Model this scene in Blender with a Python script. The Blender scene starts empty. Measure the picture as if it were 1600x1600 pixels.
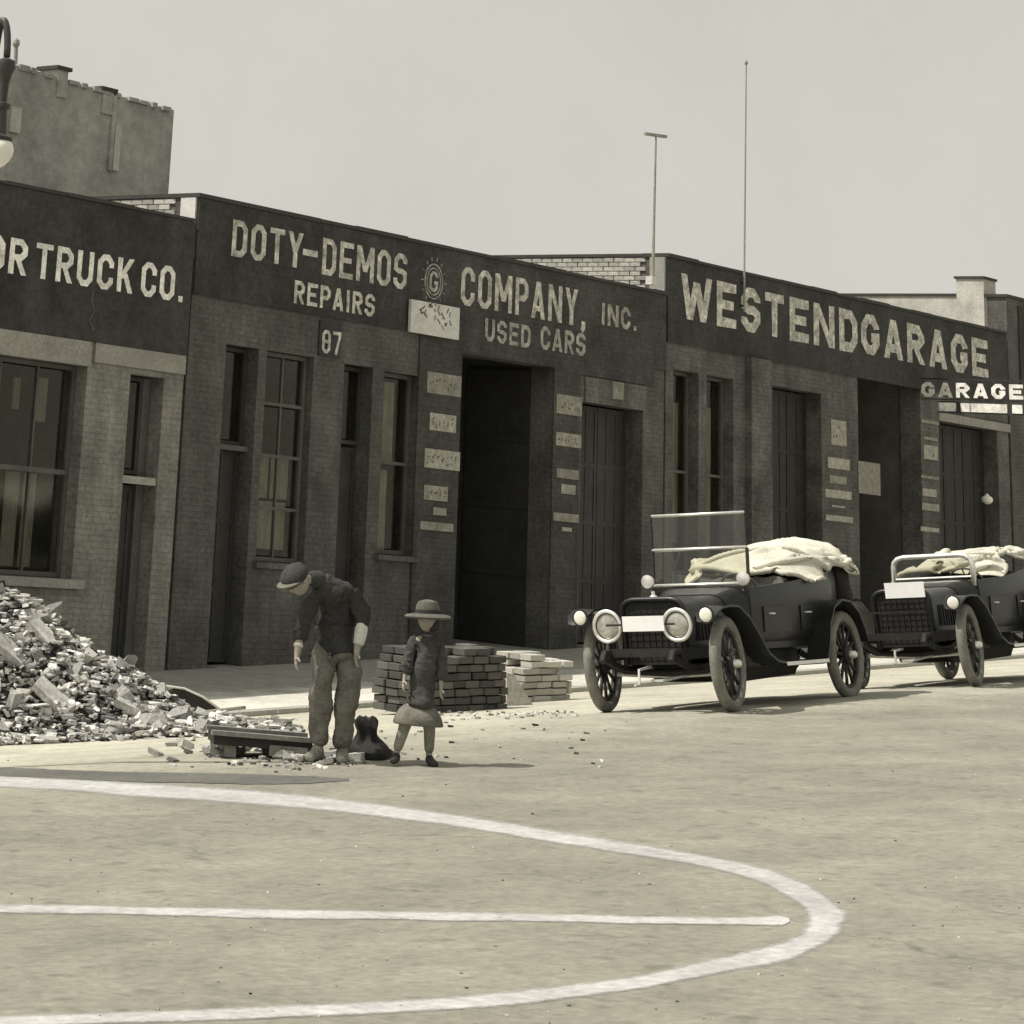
import bpy, bmesh, math, random
import numpy as np
from mathutils import Vector, Matrix, noise
R_ = math.radians
random.seed(7)
sc = bpy.context.scene
C = sc.collection

# ---------------------------------------------------------------- camera
PXL, PYL, FL = 155.0, -521.894, 4000.0            # principal point and focal length of the survey camera (px of a 1600 frame)
AX = Vector((0.69118963, -0.27812569, -0.6670105))  # street direction seen from the camera
AY = Vector((-0.71841314, -0.16436849, -0.67591831))
AZ = Vector((0.07835474, 0.94637683, -0.31341895))
cam_d = bpy.data.cameras.new('camera'); cam = bpy.data.objects.new('camera', cam_d); C.objects.link(cam)
M = Matrix((AX, AY, AZ)).to_4x4()
cam.matrix_world = M
cam_d.sensor_width = 36; cam_d.lens = FL/1600*36
cam_d.shift_x = (800-PXL)/1600; cam_d.shift_y = (PYL-800)/1600
cam_d.clip_start = 0.5; cam_d.clip_end = 3000
sc.camera = cam

# ---------------------------------------------------------------- world, sun, exposure
SUN_EL, SUN_DIR = 56.0, Vector((-0.76, 0.65))
az = math.atan2(SUN_DIR.x, SUN_DIR.y)
w = bpy.data.worlds.new('World'); sc.world = w; w.use_nodes = True
nt = w.node_tree; nt.nodes.clear()
o = nt.nodes.new('ShaderNodeOutputWorld'); bg = nt.nodes.new('ShaderNodeBackground')
sky = nt.nodes.new('ShaderNodeTexSky'); sky.sky_type = 'NISHITA'; sky.sun_disc = False
sky.sun_elevation = R_(SUN_EL); sky.sun_rotation = az; sky.dust_density = 4.0; sky.air_density = 1.0
bw = nt.nodes.new('ShaderNodeRGBToBW')
flat = nt.nodes.new('ShaderNodeMix'); flat.data_type = 'FLOAT'; flat.inputs[0].default_value = 0.62; flat.inputs[3].default_value = 6.2
tc = nt.nodes.new('ShaderNodeTexCoord'); nz = nt.nodes.new('ShaderNodeTexNoise'); nz.inputs['Scale'].default_value = 7; nz.inputs['Detail'].default_value = 9; nz.inputs['Roughness'].default_value = .62
mr = nt.nodes.new('ShaderNodeMapRange'); mr.inputs[1].default_value = .3; mr.inputs[2].default_value = .7; mr.inputs[3].default_value = .955; mr.inputs[4].default_value = 1.045
mm = nt.nodes.new('ShaderNodeMath'); mm.operation = 'MULTIPLY'
tint = nt.nodes.new('ShaderNodeMix'); tint.data_type = 'RGBA'; tint.blend_type = 'MULTIPLY'; tint.inputs[0].default_value = 1
tint.inputs[7].default_value = (1.0, .985, 0.885, 1)
L = nt.links.new
L(sky.outputs[0], bw.inputs[0]); L(bw.outputs[0], flat.inputs[2]); L(tc.outputs['Generated'], nz.inputs['Vector']); L(nz.outputs[0], mr.inputs[0])
L(flat.outputs[0], mm.inputs[0]); L(mr.outputs[0], mm.inputs[1]); L(mm.outputs[0], tint.inputs[6]); L(tint.outputs[2], bg.inputs[0]); L(bg.outputs[0], o.inputs[0])
bg.inputs[1].default_value = 0.108
sd = bpy.data.lights.new('sun', 'SUN'); sd.energy = 3.6; sd.angle = R_(0.55); sd.color = (1, .945, .865)
so = bpy.data.objects.new('sun', sd); C.objects.link(so)
ts = Vector((SUN_DIR.x*math.cos(R_(SUN_EL)), SUN_DIR.y*math.cos(R_(SUN_EL)), math.sin(R_(SUN_EL))))
so.rotation_euler = ts.to_track_quat('Z', 'Y').to_euler(); so.location = (0, 0, 40)
sc.view_settings.view_transform = 'Standard'; sc.view_settings.look = 'None'
sc.view_settings.exposure = 0.25; sc.view_settings.gamma = 1; sc.view_settings.use_curve_mapping = False
sc.render.engine = 'CYCLES'; sc.render.resolution_x = sc.render.resolution_y = 1024

# ---------------------------------------------------------------- survey: where a sight line meets a real plane
FY = 24.5                                            # the line of the garage fronts
def ray(x, y):
    d = Vector((x-PXL, -(y-PYL), -FL)); return Vector((AX.dot(d), AY.dot(d), AZ.dot(d)))
def F(x, y, Y=FY): r = ray(x, y); r *= Y/r.y; return r.x, r.z
def SX(x, y, X): r = ray(x, y); r *= X/r.x; return r.y, r.z
def at(x, y, s): return ray(x, y)/s
def hh(Y):
    if Y <= 15: return -1.9-.05*Y
    if Y <= 20.6: return -2.65-.115*(Y-15)
    return -3.294
def gz(X, Y): return hh(Y)+.05*X
def gnd(x, y):
    r = ray(x, y)/4000; lo, hi = 1.0, 120.0
    for _ in range(50):
        m = (lo+hi)/2
        if r.z*m > gz(r.x*m, r.y*m): lo = m
        else: hi = m
    return r*lo
U_ = Vector((.693, -.721, 0)); V_ = Vector((.721, .693, 0))   # along the picture plane and away from it, on the ground
SIDEW = -3.245
def sz(X): return SIDEW+.05*X

# ---------------------------------------------------------------- materials
def mat(name, col, var=.22, scale=6, fine=40, fvar=.18, rough=.85, bump=.0, metal=0, spec=.3, brick=None, streak=None, dust_sun=False, rnd=0, island=0, coat=0, bscale=60):
    m = bpy.data.materials.new(name); m.use_nodes = True; n = m.node_tree; b = n.nodes['Principled BSDF']; l = n.links.new
    b.inputs['Roughness'].default_value = rough; b.inputs['Metallic'].default_value = metal; b.inputs['Specular IOR Level'].default_value = spec
    if coat: b.inputs['Coat Weight'].default_value = coat; b.inputs['Coat Roughness'].default_value = .12
    tc = n.nodes.new('ShaderNodeTexCoord'); vec = tc.outputs['Object']
    def tex(sca, det=6, v=vec, rg=.6):
        t = n.nodes.new('ShaderNodeTexNoise'); t.inputs['Scale'].default_value = sca; t.inputs['Detail'].default_value = det; t.inputs['Roughness'].default_value = rg; l(v, t.inputs['Vector']); return t.outputs[0]
    def rng(s, a, b_, lo=.3, hi=.7):
        r = n.nodes.new('ShaderNodeMapRange'); r.inputs[1].default_value = lo; r.inputs[2].default_value = hi; r.inputs[3].default_value = a; r.inputs[4].default_value = b_; l(s, r.inputs[0]); return r.outputs[0]
    def mul(a, b_):
        q = n.nodes.new('ShaderNodeMath'); q.operation = 'MULTIPLY'; l(a, q.inputs[0]); l(b_, q.inputs[1]); return q.outputs[0]
    v = mul(rng(tex(scale), 1-var, 1+var), rng(tex(fine, 4), 1-fvar, 1+fvar))
    if streak:
        mp = n.nodes.new('ShaderNodeMapping'); mp.inputs['Scale'].default_value = streak[0]; l(vec, mp.inputs['Vector'])
        if len(streak) > 2: mp.inputs['Rotation'].default_value = (0, 0, streak[2])
        v = mul(v, rng(tex(1, 7, mp.outputs[0]), 1-streak[1], 1+streak[1]))
    height = tex(bscale, 5)
    if brick:
        v = mul(v, rng(tex(.7, 8, rg=.65), .74, 1.22)); v = mul(v, rng(tex(26, 3, rg=.6), .86, 1.12))
        sx = n.nodes.new('ShaderNodeSeparateXYZ'); l(vec, sx.inputs[0]); cx = n.nodes.new('ShaderNodeCombineXYZ')
        ad = n.nodes.new('ShaderNodeMath'); ad.operation = 'ADD'; l(sx.outputs[0], ad.inputs[0]); l(sx.outputs[1], ad.inputs[1])
        l(ad.outputs[0], cx.inputs[0]); l(sx.outputs[2], cx.inputs[1])
        bt = n.nodes.new('ShaderNodeTexBrick'); bt.inputs['Scale'].default_value = 1; bt.inputs['Brick Width'].default_value = .22; bt.inputs['Row Height'].default_value = .075
        bt.inputs['Mortar Size'].default_value = .007; bt.inputs['Mortar Smooth'].default_value = .3
        k = brick; bt.inputs['Color1'].default_value = (1, 1, 1, 1); bt.inputs['Color2'].default_value = (1-k, 1-k, 1-k, 1); bt.inputs['Mortar'].default_value = (1-k*.9,)*3+(1,)
        l(cx.outputs[0], bt.inputs['Vector'])
        g = n.nodes.new('ShaderNodeRGBToBW'); l(bt.outputs[0], g.inputs[0]); v = mul(v, g.outputs[0])
        iv = n.nodes.new('ShaderNodeMath'); iv.operation = 'SUBTRACT'; iv.inputs[0].default_value = 1; l(bt.outputs['Fac'], iv.inputs[1])
        s2 = n.nodes.new('ShaderNodeMath'); s2.operation = 'MULTIPLY_ADD'; l(height, s2.inputs[0]); s2.inputs[1].default_value = .35; l(iv.outputs[0], s2.inputs[2]); height = s2.outputs[0]
    if dust_sun:
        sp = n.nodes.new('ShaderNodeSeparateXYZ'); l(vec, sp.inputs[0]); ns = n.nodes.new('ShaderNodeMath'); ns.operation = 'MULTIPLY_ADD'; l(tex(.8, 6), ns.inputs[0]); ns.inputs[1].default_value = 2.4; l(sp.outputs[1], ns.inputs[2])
        v = mul(v, rng(ns.outputs[0], *dust_sun))  # lightens along Y: dust on the road, painted sunlight on the pavement
        # small dark spots and scuffs
        v = mul(v, rng(tex(5.5, 3, rg=.5), .78, 1.0, .30, .40)); v = mul(v, rng(tex(1.9, 8, rg=.7), .86, 1.12))
        v = mul(v, rng(tex(3.1, 9, rg=.75), 1.0, 1.14, .60, .72))
        if dust_sun[1] > 1:
            wp = n.nodes.new('ShaderNodeTexNoise'); wp.inputs['Scale'].default_value = 1.3; wp.inputs['Detail'].default_value = 6; l(vec, wp.inputs['Vector'])
            ad2 = n.nodes.new('ShaderNodeVectorMath'); ad2.operation = 'MULTIPLY_ADD'; l(wp.outputs['Color'], ad2.inputs[0]); ad2.inputs[1].default_value = (.9, .9, 0); l(vec, ad2.inputs[2])
            vo = n.nodes.new('ShaderNodeTexVoronoi'); vo.feature = 'DISTANCE_TO_EDGE'; vo.inputs['Scale'].default_value = .30; l(ad2.outputs[0], vo.inputs['Vector'])
            ck = rng(vo.outputs['Distance'], .80, 1.0, .001, .006); gate = rng(tex(.4, 3), 0, 1, .48, .56)
            mxx = n.nodes.new('ShaderNodeMix'); mxx.data_type = 'FLOAT'; l(gate, mxx.inputs[0]); mxx.inputs[2].default_value = 1; l(ck, mxx.inputs[3]); v = mul(v, mxx.outputs[0])
    if rnd:
        oi = n.nodes.new('ShaderNodeObjectInfo'); v = mul(v, rng(oi.outputs['Random'], 1-rnd, 1+rnd, 0, 1))
    if island:
        ge = n.nodes.new('ShaderNodeNewGeometry'); v = mul(v, rng(ge.outputs['Random Per Island'], 1-island, 1+island, 0, 1))
    mx = n.nodes.new('ShaderNodeMix'); mx.data_type = 'RGBA'; mx.blend_type = 'MULTIPLY'; mx.inputs[0].default_value = 1; mx.inputs[6].default_value = (*col, 1)
    l(v, mx.inputs[7]); l(mx.outputs[2], b.inputs['Base Color'])
    if bump:
        bp = n.nodes.new('ShaderNodeBump'); bp.inputs['Strength'].default_value = bump; bp.inputs['Distance'].default_value = .012; l(height, bp.inputs['Height']); l(bp.outputs[0], b.inputs['Normal'])
    return m
def tone(v, warm=.02): return (v*(1+warm), v, v*(1-5*warm))
MT = {
 'road': mat('road_surface', tone(.230, .036), .15, .7, 15, .17, .95, .3, streak=((.7, 1.8, 1), .09, R_(-43)), bscale=38, dust_sun=(1.0, 1.95, 14.6, 18.0)),
 'walk': mat('pavement', tone(.30, .022), .15, 1.2, 25, .15, .95, .4, dust_sun=(1.9, 1.0, 23.1, 23.7)),  # sunlit strip near the kerb made lighter in the colour itself
 'kerb': mat('kerb_stone', tone(.36), .18, 3, 30, .15, .9, .4),
 'chalk': mat('white_road_paint', tone(.42, .004), .20, 1.6, 14, .20, .95, .4),
 'patch': mat('dark_road_strip', tone(.12), .2, 2, 20, .2, .9, .3),
 'band': mat('dark_sign_paint', tone(.050, .012), .35, 1.2, 14, .28, .85, .5, brick=.04, streak=((4, 4, .5), .14)),
 'brick_l': mat('weathered_light_brick', tone(.235, .022), .26, 1.6, 16, .24, .9, .8, brick=.06, streak=((5, 5, .5), .16)),
 'brick_m': mat('weathered_brick', tone(.108, .02), .30, 1.5, 15, .26, .9, .8, brick=.06, streak=((5, 5, .5), .16)),
 'brick_w': mat('west_brick', tone(.118, .02), .32, 1.4, 14, .28, .9, .8, brick=.06, streak=((5, 5, .5), .16)),
 'brick_d': mat('dark_painted_brick', tone(.066, .015), .32, 1.5, 15, .28, .9, .7, brick=.05, streak=((4, 4, .5), .14)),
 'pale': mat('pale_lintel_stone', tone(.30), .18, 2, 30, .2, .9, .4),
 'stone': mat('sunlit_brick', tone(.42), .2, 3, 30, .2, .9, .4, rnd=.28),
 'mortar': mat('mortar', tone(.12), .2, 4, 40, .2, .95, .4),
 'coping': mat('dark_coping', tone(.05), .2, 3, 30, .2, .7),
 'white': mat('white_paint', tone(.62, .012), .15, 4, 40, .15, .8, .1),
 'let_white': mat('white_lettering', tone(.80, .015), .28, 4, 20, .26, .85),
 'let_grey': mat('faded_lettering', tone(.50, .022), .42, 5, 16, .42, .85),
 'let_dim': mat('dim_lettering', tone(.34, .022), .45, 5, 16, .42, .85),
 'let_dark': mat('dark_lettering', tone(.06), .2, 5, 30, .2, .85),
 'poster': mat('faded_poster_board', tone(.30, .03), .3, 9, 45, .3, .9, rnd=.25),
 'void': mat('dark_interior', tone(.11), .25, 2, 20, .2, .9),
 'door': mat('dark_door_paint', tone(.045, .015), .25, 2, 25, .2, .6, .1),
 'frame': mat('grey_woodwork', tone(.11, .02), .2, 3, 30, .2, .7, .1),
 'frame_l': mat('light_woodwork', tone(.34), .2, 3, 30, .2, .7, .1),
 'curtain': mat('pale_curtain', tone(.36, .012), .2, 3, 30, .15, .9, 0, streak=((30, 30, 1), .2)),
 'back': mat('distant_brick', tone(.38, .02), .20, .6, 5, .16, .9, .2, brick=.06),
 'backpale': mat('distant_pale_trim', tone(.48, .02), .15, 1, 9, .12, .9),
 'roof': mat('roof_tar', tone(.10), .2, 2, 20, .2, .9),
 'iron': mat('dark_iron', tone(.035), .2, 6, 40, .2, .5, .1, 0, .5),
 'pole': mat('weathered_pole', tone(.30, .03), .2, 4, 30, .2, .8),
 'black': mat('black_coachwork', tone(.013, -.01), .3, 4, 30, .3, .38, .06, 0, .35, coat=.12),
 'chassis': mat('chassis_black', tone(.018), .3, 5, 40, .3, .65, .1, 0, .35),
 'tyre': mat('pale_rubber', tone(.19, .025), .3, 7, 40, .2, .85, .2),
 'spoke': mat('wheel_spoke_paint', tone(.03, .02), .3, 8, 40, .2, .6),
 'bright': mat('bright_metal', tone(.80, .01), .15, 9, 40, .1, .35, .1, .6),
 'lens': mat('lamp_glass', tone(.42), .3, 8, 30, .2, .12, .1, .3, .8),
 'canvas': mat('pale_canvas', tone(.58, .03), .16, 5, 40, .12, .9, .4),
 'leather': mat('worn_leather', tone(.16, .02), .25, 7, 40, .2, .5, .2),
 'plate': mat('number_plate', tone(.85, .0), .04, 5, 30, .03, .7),
 'plank': mat('weathered_plank', tone(.22, .02), .25, 4, 30, .2, .85, .3, streak=((1, 14, 14), .2)),
 'dirt': mat('rubble_dirt', tone(.055), .35, 5, 25, .3, .95, .8),
 'rub': mat('broken_pavement', tone(.36, .012), .35, 7, 35, .25, .9, .4, rnd=.42),
 'rubs': mat('broken_pavement_bits', tone(.37, .012), .3, 7, 35, .25, .9, .4, island=.97),
 'sett': mat('paving_block', tone(.11, .02), .35, 9, 40, .22, .9, .5, rnd=.45),
 'sett_l': mat('pale_paving_slab', tone(.46, .02), .22, 9, 40, .2, .9, .5, rnd=.3),
 'tarp': mat('dark_tarpaulin', tone(.030), .3, 6, 40, .2, .8, .3),
 'skin': mat('skin', (.33, .30, .25), .15, 12, 60, .1, .6, .05),
 'jacket': mat('dark_jacket', tone(.045, .01), .3, 7, 60, .3, .95, .4),
 'shirt': mat('pale_shirt', tone(.62, .01), .15, 7, 60, .15, .9, .3),
 'trouser': mat('brown_trousers', tone(.15, .03), .35, 8, 60, .25, .95, .4),
 'boot': mat('dusty_boots', tone(.22, .03), .3, 14, 60, .2, .8, .2),
 'straw': mat('straw_hat', tone(.11, .03), .2, 15, 60, .2, .85, .3),
 'coat': mat('grey_coat', tone(.06, .02), .3, 8, 60, .3, .95, .4),
 'stock': mat('stockings', tone(.24, .03), .25, 9, 60, .2, .9, .2),
 'hair': mat('dark_hair', tone(.03), .2, 30, 80, .2, .6),
}
def glass():
    m = bpy.data.materials.new('window_glass'); m.use_nodes = True; n = m.node_tree; n.nodes.clear(); l = n.links.new
    o = n.nodes.new('ShaderNodeOutputMaterial'); t = n.nodes.new('ShaderNodeBsdfTransparent'); t.inputs[0].default_value = (.85, .85, .80, 1)
    g = n.nodes.new('ShaderNodeBsdfGlossy'); g.inputs['Roughness'].default_value = .08;     x = n.nodes.new('ShaderNodeMixShader'); x.inputs[0].default_value = .05; l(t.outputs[0], x.inputs[1]); l(g.outputs[0], x.inputs[2]); l(x.outputs[0], o.inputs[0]); return m
MT['glass'] = glass()
def chalk_edge(m):
    n = m.node_tree; l = n.links.new; b = n.nodes['Principled BSDF']; at_ = n.nodes.new('ShaderNodeAttribute'); at_.attribute_name = 'edge'
    tc = n.nodes.new('ShaderNodeTexCoord'); t = n.nodes.new('ShaderNodeTexNoise'); t.inputs['Scale'].default_value = 30; t.inputs['Detail'].default_value = 7; t.inputs['Roughness'].default_value = .7; l(tc.outputs['Object'], t.inputs['Vector'])
    a = n.nodes.new('ShaderNodeMath'); a.operation = 'MULTIPLY_ADD'; a.inputs[1].default_value = 1.6; l(at_.outputs['Fac'], a.inputs[0]); l(t.outputs[0], a.inputs[2])
    r = n.nodes.new('ShaderNodeMapRange'); r.inputs[1].default_value = .52; r.inputs[2].default_value = 1.15; l(a.outputs[0], r.inputs[0]); l(r.outputs[0], b.inputs['Alpha'])
chalk_edge(MT['chalk'])
def globe_mat():
    m = mat('milk_glass', tone(.8), .03, 5, 30, .03, .25, 0, 0, .5); return m
MT['globe'] = globe_mat()

# ---------------------------------------------------------------- mesh building
class MB:
    def __init__(s, off=(0, 0, 0)): s.v = []; s.f = []; s.off = Vector(off)
    def add(s, vs, fs):
        k = len(s.v); s.v += [Vector(p)-s.off for p in vs]; s.f += [tuple(i+k for i in f) for f in fs]; return s
    def box(s, x0, x1, y0, y1, z0, z1):
        return s.add([(x0, y0, z0), (x1, y0, z0), (x1, y1, z0), (x0, y1, z0), (x0, y0, z1), (x1, y0, z1), (x1, y1, z1), (x0, y1, z1)],
                     [(0, 3, 2, 1), (4, 5, 6, 7), (0, 1, 5, 4), (1, 2, 6, 5), (2, 3, 7, 6), (3, 0, 4, 7)])
    def bar(s, a, b, w, h, up=(0, 0, 1)):
        a = Vector(a); b = Vector(b); d = (b-a).normalized(); up = Vector(up)
        if abs(d.dot(up)) > .98: up = Vector((1, 0, 0))
        r = d.cross(up).normalized(); u = r.cross(d)
        vs = [p+r*i*w/2+u*j*h/2 for p in (a, b) for i, j in ((-1, -1), (1, -1), (1, 1), (-1, 1))]
        return s.add(vs, [(0, 1, 2, 3), (7, 6, 5, 4), (0, 4, 5, 1), (1, 5, 6, 2), (2, 6, 7, 3), (3, 7, 4, 0)])
    def tube(s, pts, r, n=8, closed=False):
        pts = [Vector(p) for p in pts]; m = len(pts); rr = r if isinstance(r, (list, tuple)) else [r]*m; vs = []; fs = []
        prev = None
        for i, p in enumerate(pts):
            a = pts[(i-1) % m] if closed or i > 0 else p; b = pts[(i+1) % m] if closed or i < m-1 else p
            d = (b-a).normalized()
            if prev is None: q = d.orthogonal().normalized()
            else:
                q = (prev-d*prev.dot(d)); q = q.normalized() if q.length > 1e-5 else d.orthogonal().normalized()
            prev = q; t = d.cross(q)
            vs += [p+(q*math.cos(2*math.pi*k/n)+t*math.sin(2*math.pi*k/n))*rr[i] for k in range(n)]
        for i in range(m if closed else m-1):
            j = (i+1) % m
            fs += [(i*n+k, i*n+(k+1) % n, j*n+(k+1) % n, j*n+k) for k in range(n)]
        if not closed: fs += [tuple(range(n-1, -1, -1)), tuple((m-1)*n+k for k in range(n))]
        return s.add(vs, fs)
    def lathe(s, o, d, prof, n=20):
        o = Vector(o); d = Vector(d).normalized(); q = d.orthogonal().normalized(); t = d.cross(q); vs = []; fs = []
        for a, r in prof: vs += [o+d*a+(q*math.cos(2*math.pi*k/n)+t*math.sin(2*math.pi*k/n))*max(r, 1e-4) for k in range(n)]
        for i in range(len(prof)-1): fs += [(i*n+k, i*n+(k+1) % n, (i+1)*n+(k+1) % n, (i+1)*n+k) for k in range(n)]
        return s.add(vs, fs+[tuple(range(n-1, -1, -1)), tuple((len(prof)-1)*n+k for k in range(n))])
    def loft(s, rings, cap=True):
        n = len(rings[0]); vs = [p for r in rings for p in r]; fs = []
        for i in range(len(rings)-1): fs += [(i*n+k, i*n+(k+1) % n, (i+1)*n+(k+1) % n, (i+1)*n+k) for k in range(n)]
        if cap: fs += [tuple(range(n-1, -1, -1)), tuple((len(rings)-1)*n+k for k in range(n))]
        return s.add(vs, fs)
    def sheet(s, path, w, th, axis=(0, 1, 0)):      # strip of width w along a path, with thickness
        ax = Vector(axis); P = [Vector(p) for p in path]; rings = []
        for i, p in enumerate(P):
            a = P[max(i-1, 0)]; b = P[min(i+1, len(P)-1)]; nrm = (b-a).normalized().cross(ax).normalized()
            ww = w[i] if isinstance(w, (list, tuple)) else w
            rings.append([p-ax*ww/2, p-ax*ww/4+nrm*-.012, p+ax*ww/4+nrm*-.012, p+ax*ww/2, p+ax*ww/2+nrm*th, p+ax*ww/4+nrm*(th-.012), p-ax*ww/4+nrm*(th-.012), p-ax*ww/2+nrm*th])
        return s.loft(rings)
    def build(s, name, m, parent=None, smooth=False, label=None):
        me = bpy.data.meshes.new(name); me.from_pydata(s.v, [], s.f)
        bm = bmesh.new(); bm.from_mesh(me); bmesh.ops.recalc_face_normals(bm, faces=bm.faces); bm.to_mesh(me); bm.free()
        me.materials.append(MT[m] if isinstance(m, str) else m)
        if smooth:
            for p in me.polygons: p.use_smooth = True
            if smooth is not True: me.set_sharp_from_angle(angle=R_(smooth))
        ob = bpy.data.objects.new(name, me); C.objects.link(ob)
        if parent: ob.parent = parent
        if label: ob['label'] = label
        return ob
def tag(o, label=None, cat=None, group=None, kind=None):
    if label: o['label'] = label
    if cat: o['category'] = cat
    if group: o['group'] = group
    if kind: o['kind'] = kind
    return o
def empty(name, loc, label, cat, group=None, rot=None):
    e = bpy.data.objects.new(name, None); C.objects.link(e); e.location = loc; e.empty_display_size = .3
    if rot is not None: e.rotation_euler = rot
    return tag(e, label, cat, group)
def inst(name, me, parent, loc, rot=(0, 0, 0), scl=(1, 1, 1)):
    ob = bpy.data.objects.new(name, me); C.objects.link(ob); ob.parent = parent; ob.location = loc; ob.rotation_euler = rot; ob.scale = scl; return ob

def text_mesh(name, s, x0, x1, z0, z1, y, m, parent, off, bold=.02, depth=.006, along='x'):
    cu = bpy.data.curves.new('tmp', 'FONT'); cu.body = s; cu.size = 1; cu.offset = bold; cu.extrude = 0; cu.space_character = 1.12; cu.resolution_u = 3
    t = bpy.data.objects.new('tmp', cu); C.objects.link(t)
    dg = bpy.context.evaluated_depsgraph_get(); me = bpy.data.meshes.new_from_object(t.evaluated_get(dg))
    bpy.data.objects.remove(t); bpy.data.curves.remove(cu)
    xs = [v.co.x for v in me.vertices]; ys = [v.co.y for v in me.vertices]; a, b, c, d = min(xs), max(xs), min(ys), max(ys)
    for v in me.vertices:
        u = (v.co.x-a)/(b-a); q = (v.co.y-c)/(d-c)
        u += .0022*noise.noise(Vector((v.co.x*9, v.co.y*9, 3))); q += .02*noise.noise(Vector((v.co.x*7, v.co.y*7, 9)))
        if along == 'x': v.co = Vector((x0+(x1-x0)*u, y, z0+(z1-z0)*q))-Vector(off)
        else: v.co = Vector((y, x0+(x1-x0)*u, z0+(z1-z0)*q))-Vector(off)
    me.name = name; me.materials.clear(); me.materials.append(MT[m])
    ob = bpy.data.objects.new(name, me); C.objects.link(ob); ob.parent = parent; return ob

def glyph(ch, W, H, t):
    a, b, c, d = t/2, W-t/2, t*.42, H-t*.42; k = max(min(W, H)*.22, t*.58); m = (c+d)/2; xm = W/2
    oc = [(a+k, c), (b-k, c), (b, c+k), (b, d-k), (b-k, d), (a+k, d), (a, d-k), (a, c+k)]
    G = {'O': [(oc, 1)], 'D': [([(a, c), (b-k, c), (b, c+k), (b, d-k), (b-k, d), (a, d)], 1)],
     'C': [([(b, c+max(k*1.2, H*.28)), (b, c+k), (b-k, c), (a+k, c), (a, c+k), (a, d-k), (a+k, d), (b-k, d), (b, d-k), (b, d-max(k*1.2, H*.28))], 0)],
     'G': [([(W*.56, m-t*.25), (b, m-t*.25), (b, c+k), (b-k, c), (a+k, c), (a, c+k), (a, d-k), (a+k, d), (b-k, d), (b, d-k), (b, d-max(k*1.06, H*.2))], 0)],
     'S': [([(a, c+H*.22), (a, c+k*.8), (a+k, c), (b-k, c), (b, c+k), (b, m-k*.5), (b-k, m), (a+k, m), (a, m+k*.5), (a, d-k), (a+k, d), (b-k, d), (b, d-k*.8), (b, d-H*.2)], 0)],
     'T': [([(0, d), (W, d)], 0), ([(xm, 0), (xm, d-t*.42)], 0)], 'I': [([(xm, 0), (xm, H)], 0)],
     'E': [([(W, c), (a, c), (a, d), (W, d)], 0), ([(a+t/2, m), (W*.86, m)], 0)],
     'R': [([(a, 0), (a, d), (b-k, d), (b, d-k), (b, m+k*.7), (b-k, m-.02*H), (a+t/2, m-.02*H)], 0), ([(xm, m-.02*H-t*.3), (b, 0)], 'q')],
     'P': [([(a, 0), (a, d), (b-k, d), (b, d-k), (b, m+k*.6), (b-k, m-.04*H), (a+t/2, m-.04*H)], 0)],
     'A': [([(a, 0), (xm-t*.06, H)], 'q'), ([(b, 0), (xm+t*.06, H)], 'q'), ([(a+W*.1, H*.27), (b-W*.1, H*.27)], 0)],
     'U': [([(a, H), (a, c+k), (a+k, c), (b-k, c), (b, c+k), (b, H)], 0)],
     'N': [([(a, 0), (a, H)], 0), ([(b, 0), (b, H)], 0), ([(a, H), (b, 0)], 'q')], 'M': [([(a, 0), (a, H)], 0), ([(b, 0), (b, H)], 0), ([(a+t*.1, H), (xm, H*.28)], 'q'), ([(b-t*.1, H), (xm, H*.28)], 'q')],
     'W': [([(a*.9, H), (W*.28, 0)], 'q'), ([(xm, H*.86), (W*.28, 0)], 'q'), ([(xm, H*.86), (W*.72, 0)], 'q'), ([(W-a*.9, H), (W*.72, 0)], 'q')],
     'K': [([(a, 0), (a, H)], 0), ([(W-a, H), (a+t*.3, H*.40)], 'q'), ([(W*.46, H*.56), (W-a, 0)], 'q')],
     'Y': [([(a, H), (xm, H*.42)], 'q'), ([(W-a, H), (xm, H*.42)], 'q'), ([(xm, 0), (xm, H*.5)], 0)],
     '-': [([(0, m), (W, m)], 0)], '.': [([(xm, 0), (xm, t*.95)], 0)], ',': [([(xm+t*.2, t*.9), (xm+t*.15, 0), (xm-t*.35, -t*.7)], 0)],
     '8': [([(a+k, c), (b-k, c), (b, c+k), (b, m-k*.4), (b-k, m), (a+k, m), (a, m-k*.4), (a, c+k)], 1), ([(a+k, m), (b-k, m), (b, m+k*.4), (b, d-k), (b-k, d), (a+k, d), (a, d-k), (a, m+k*.4)], 1)],
     '7': [([(0, d), (b, d), (b, d-H*.1), (W*.42, 0)], 0)]}
    return G[ch]
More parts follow.
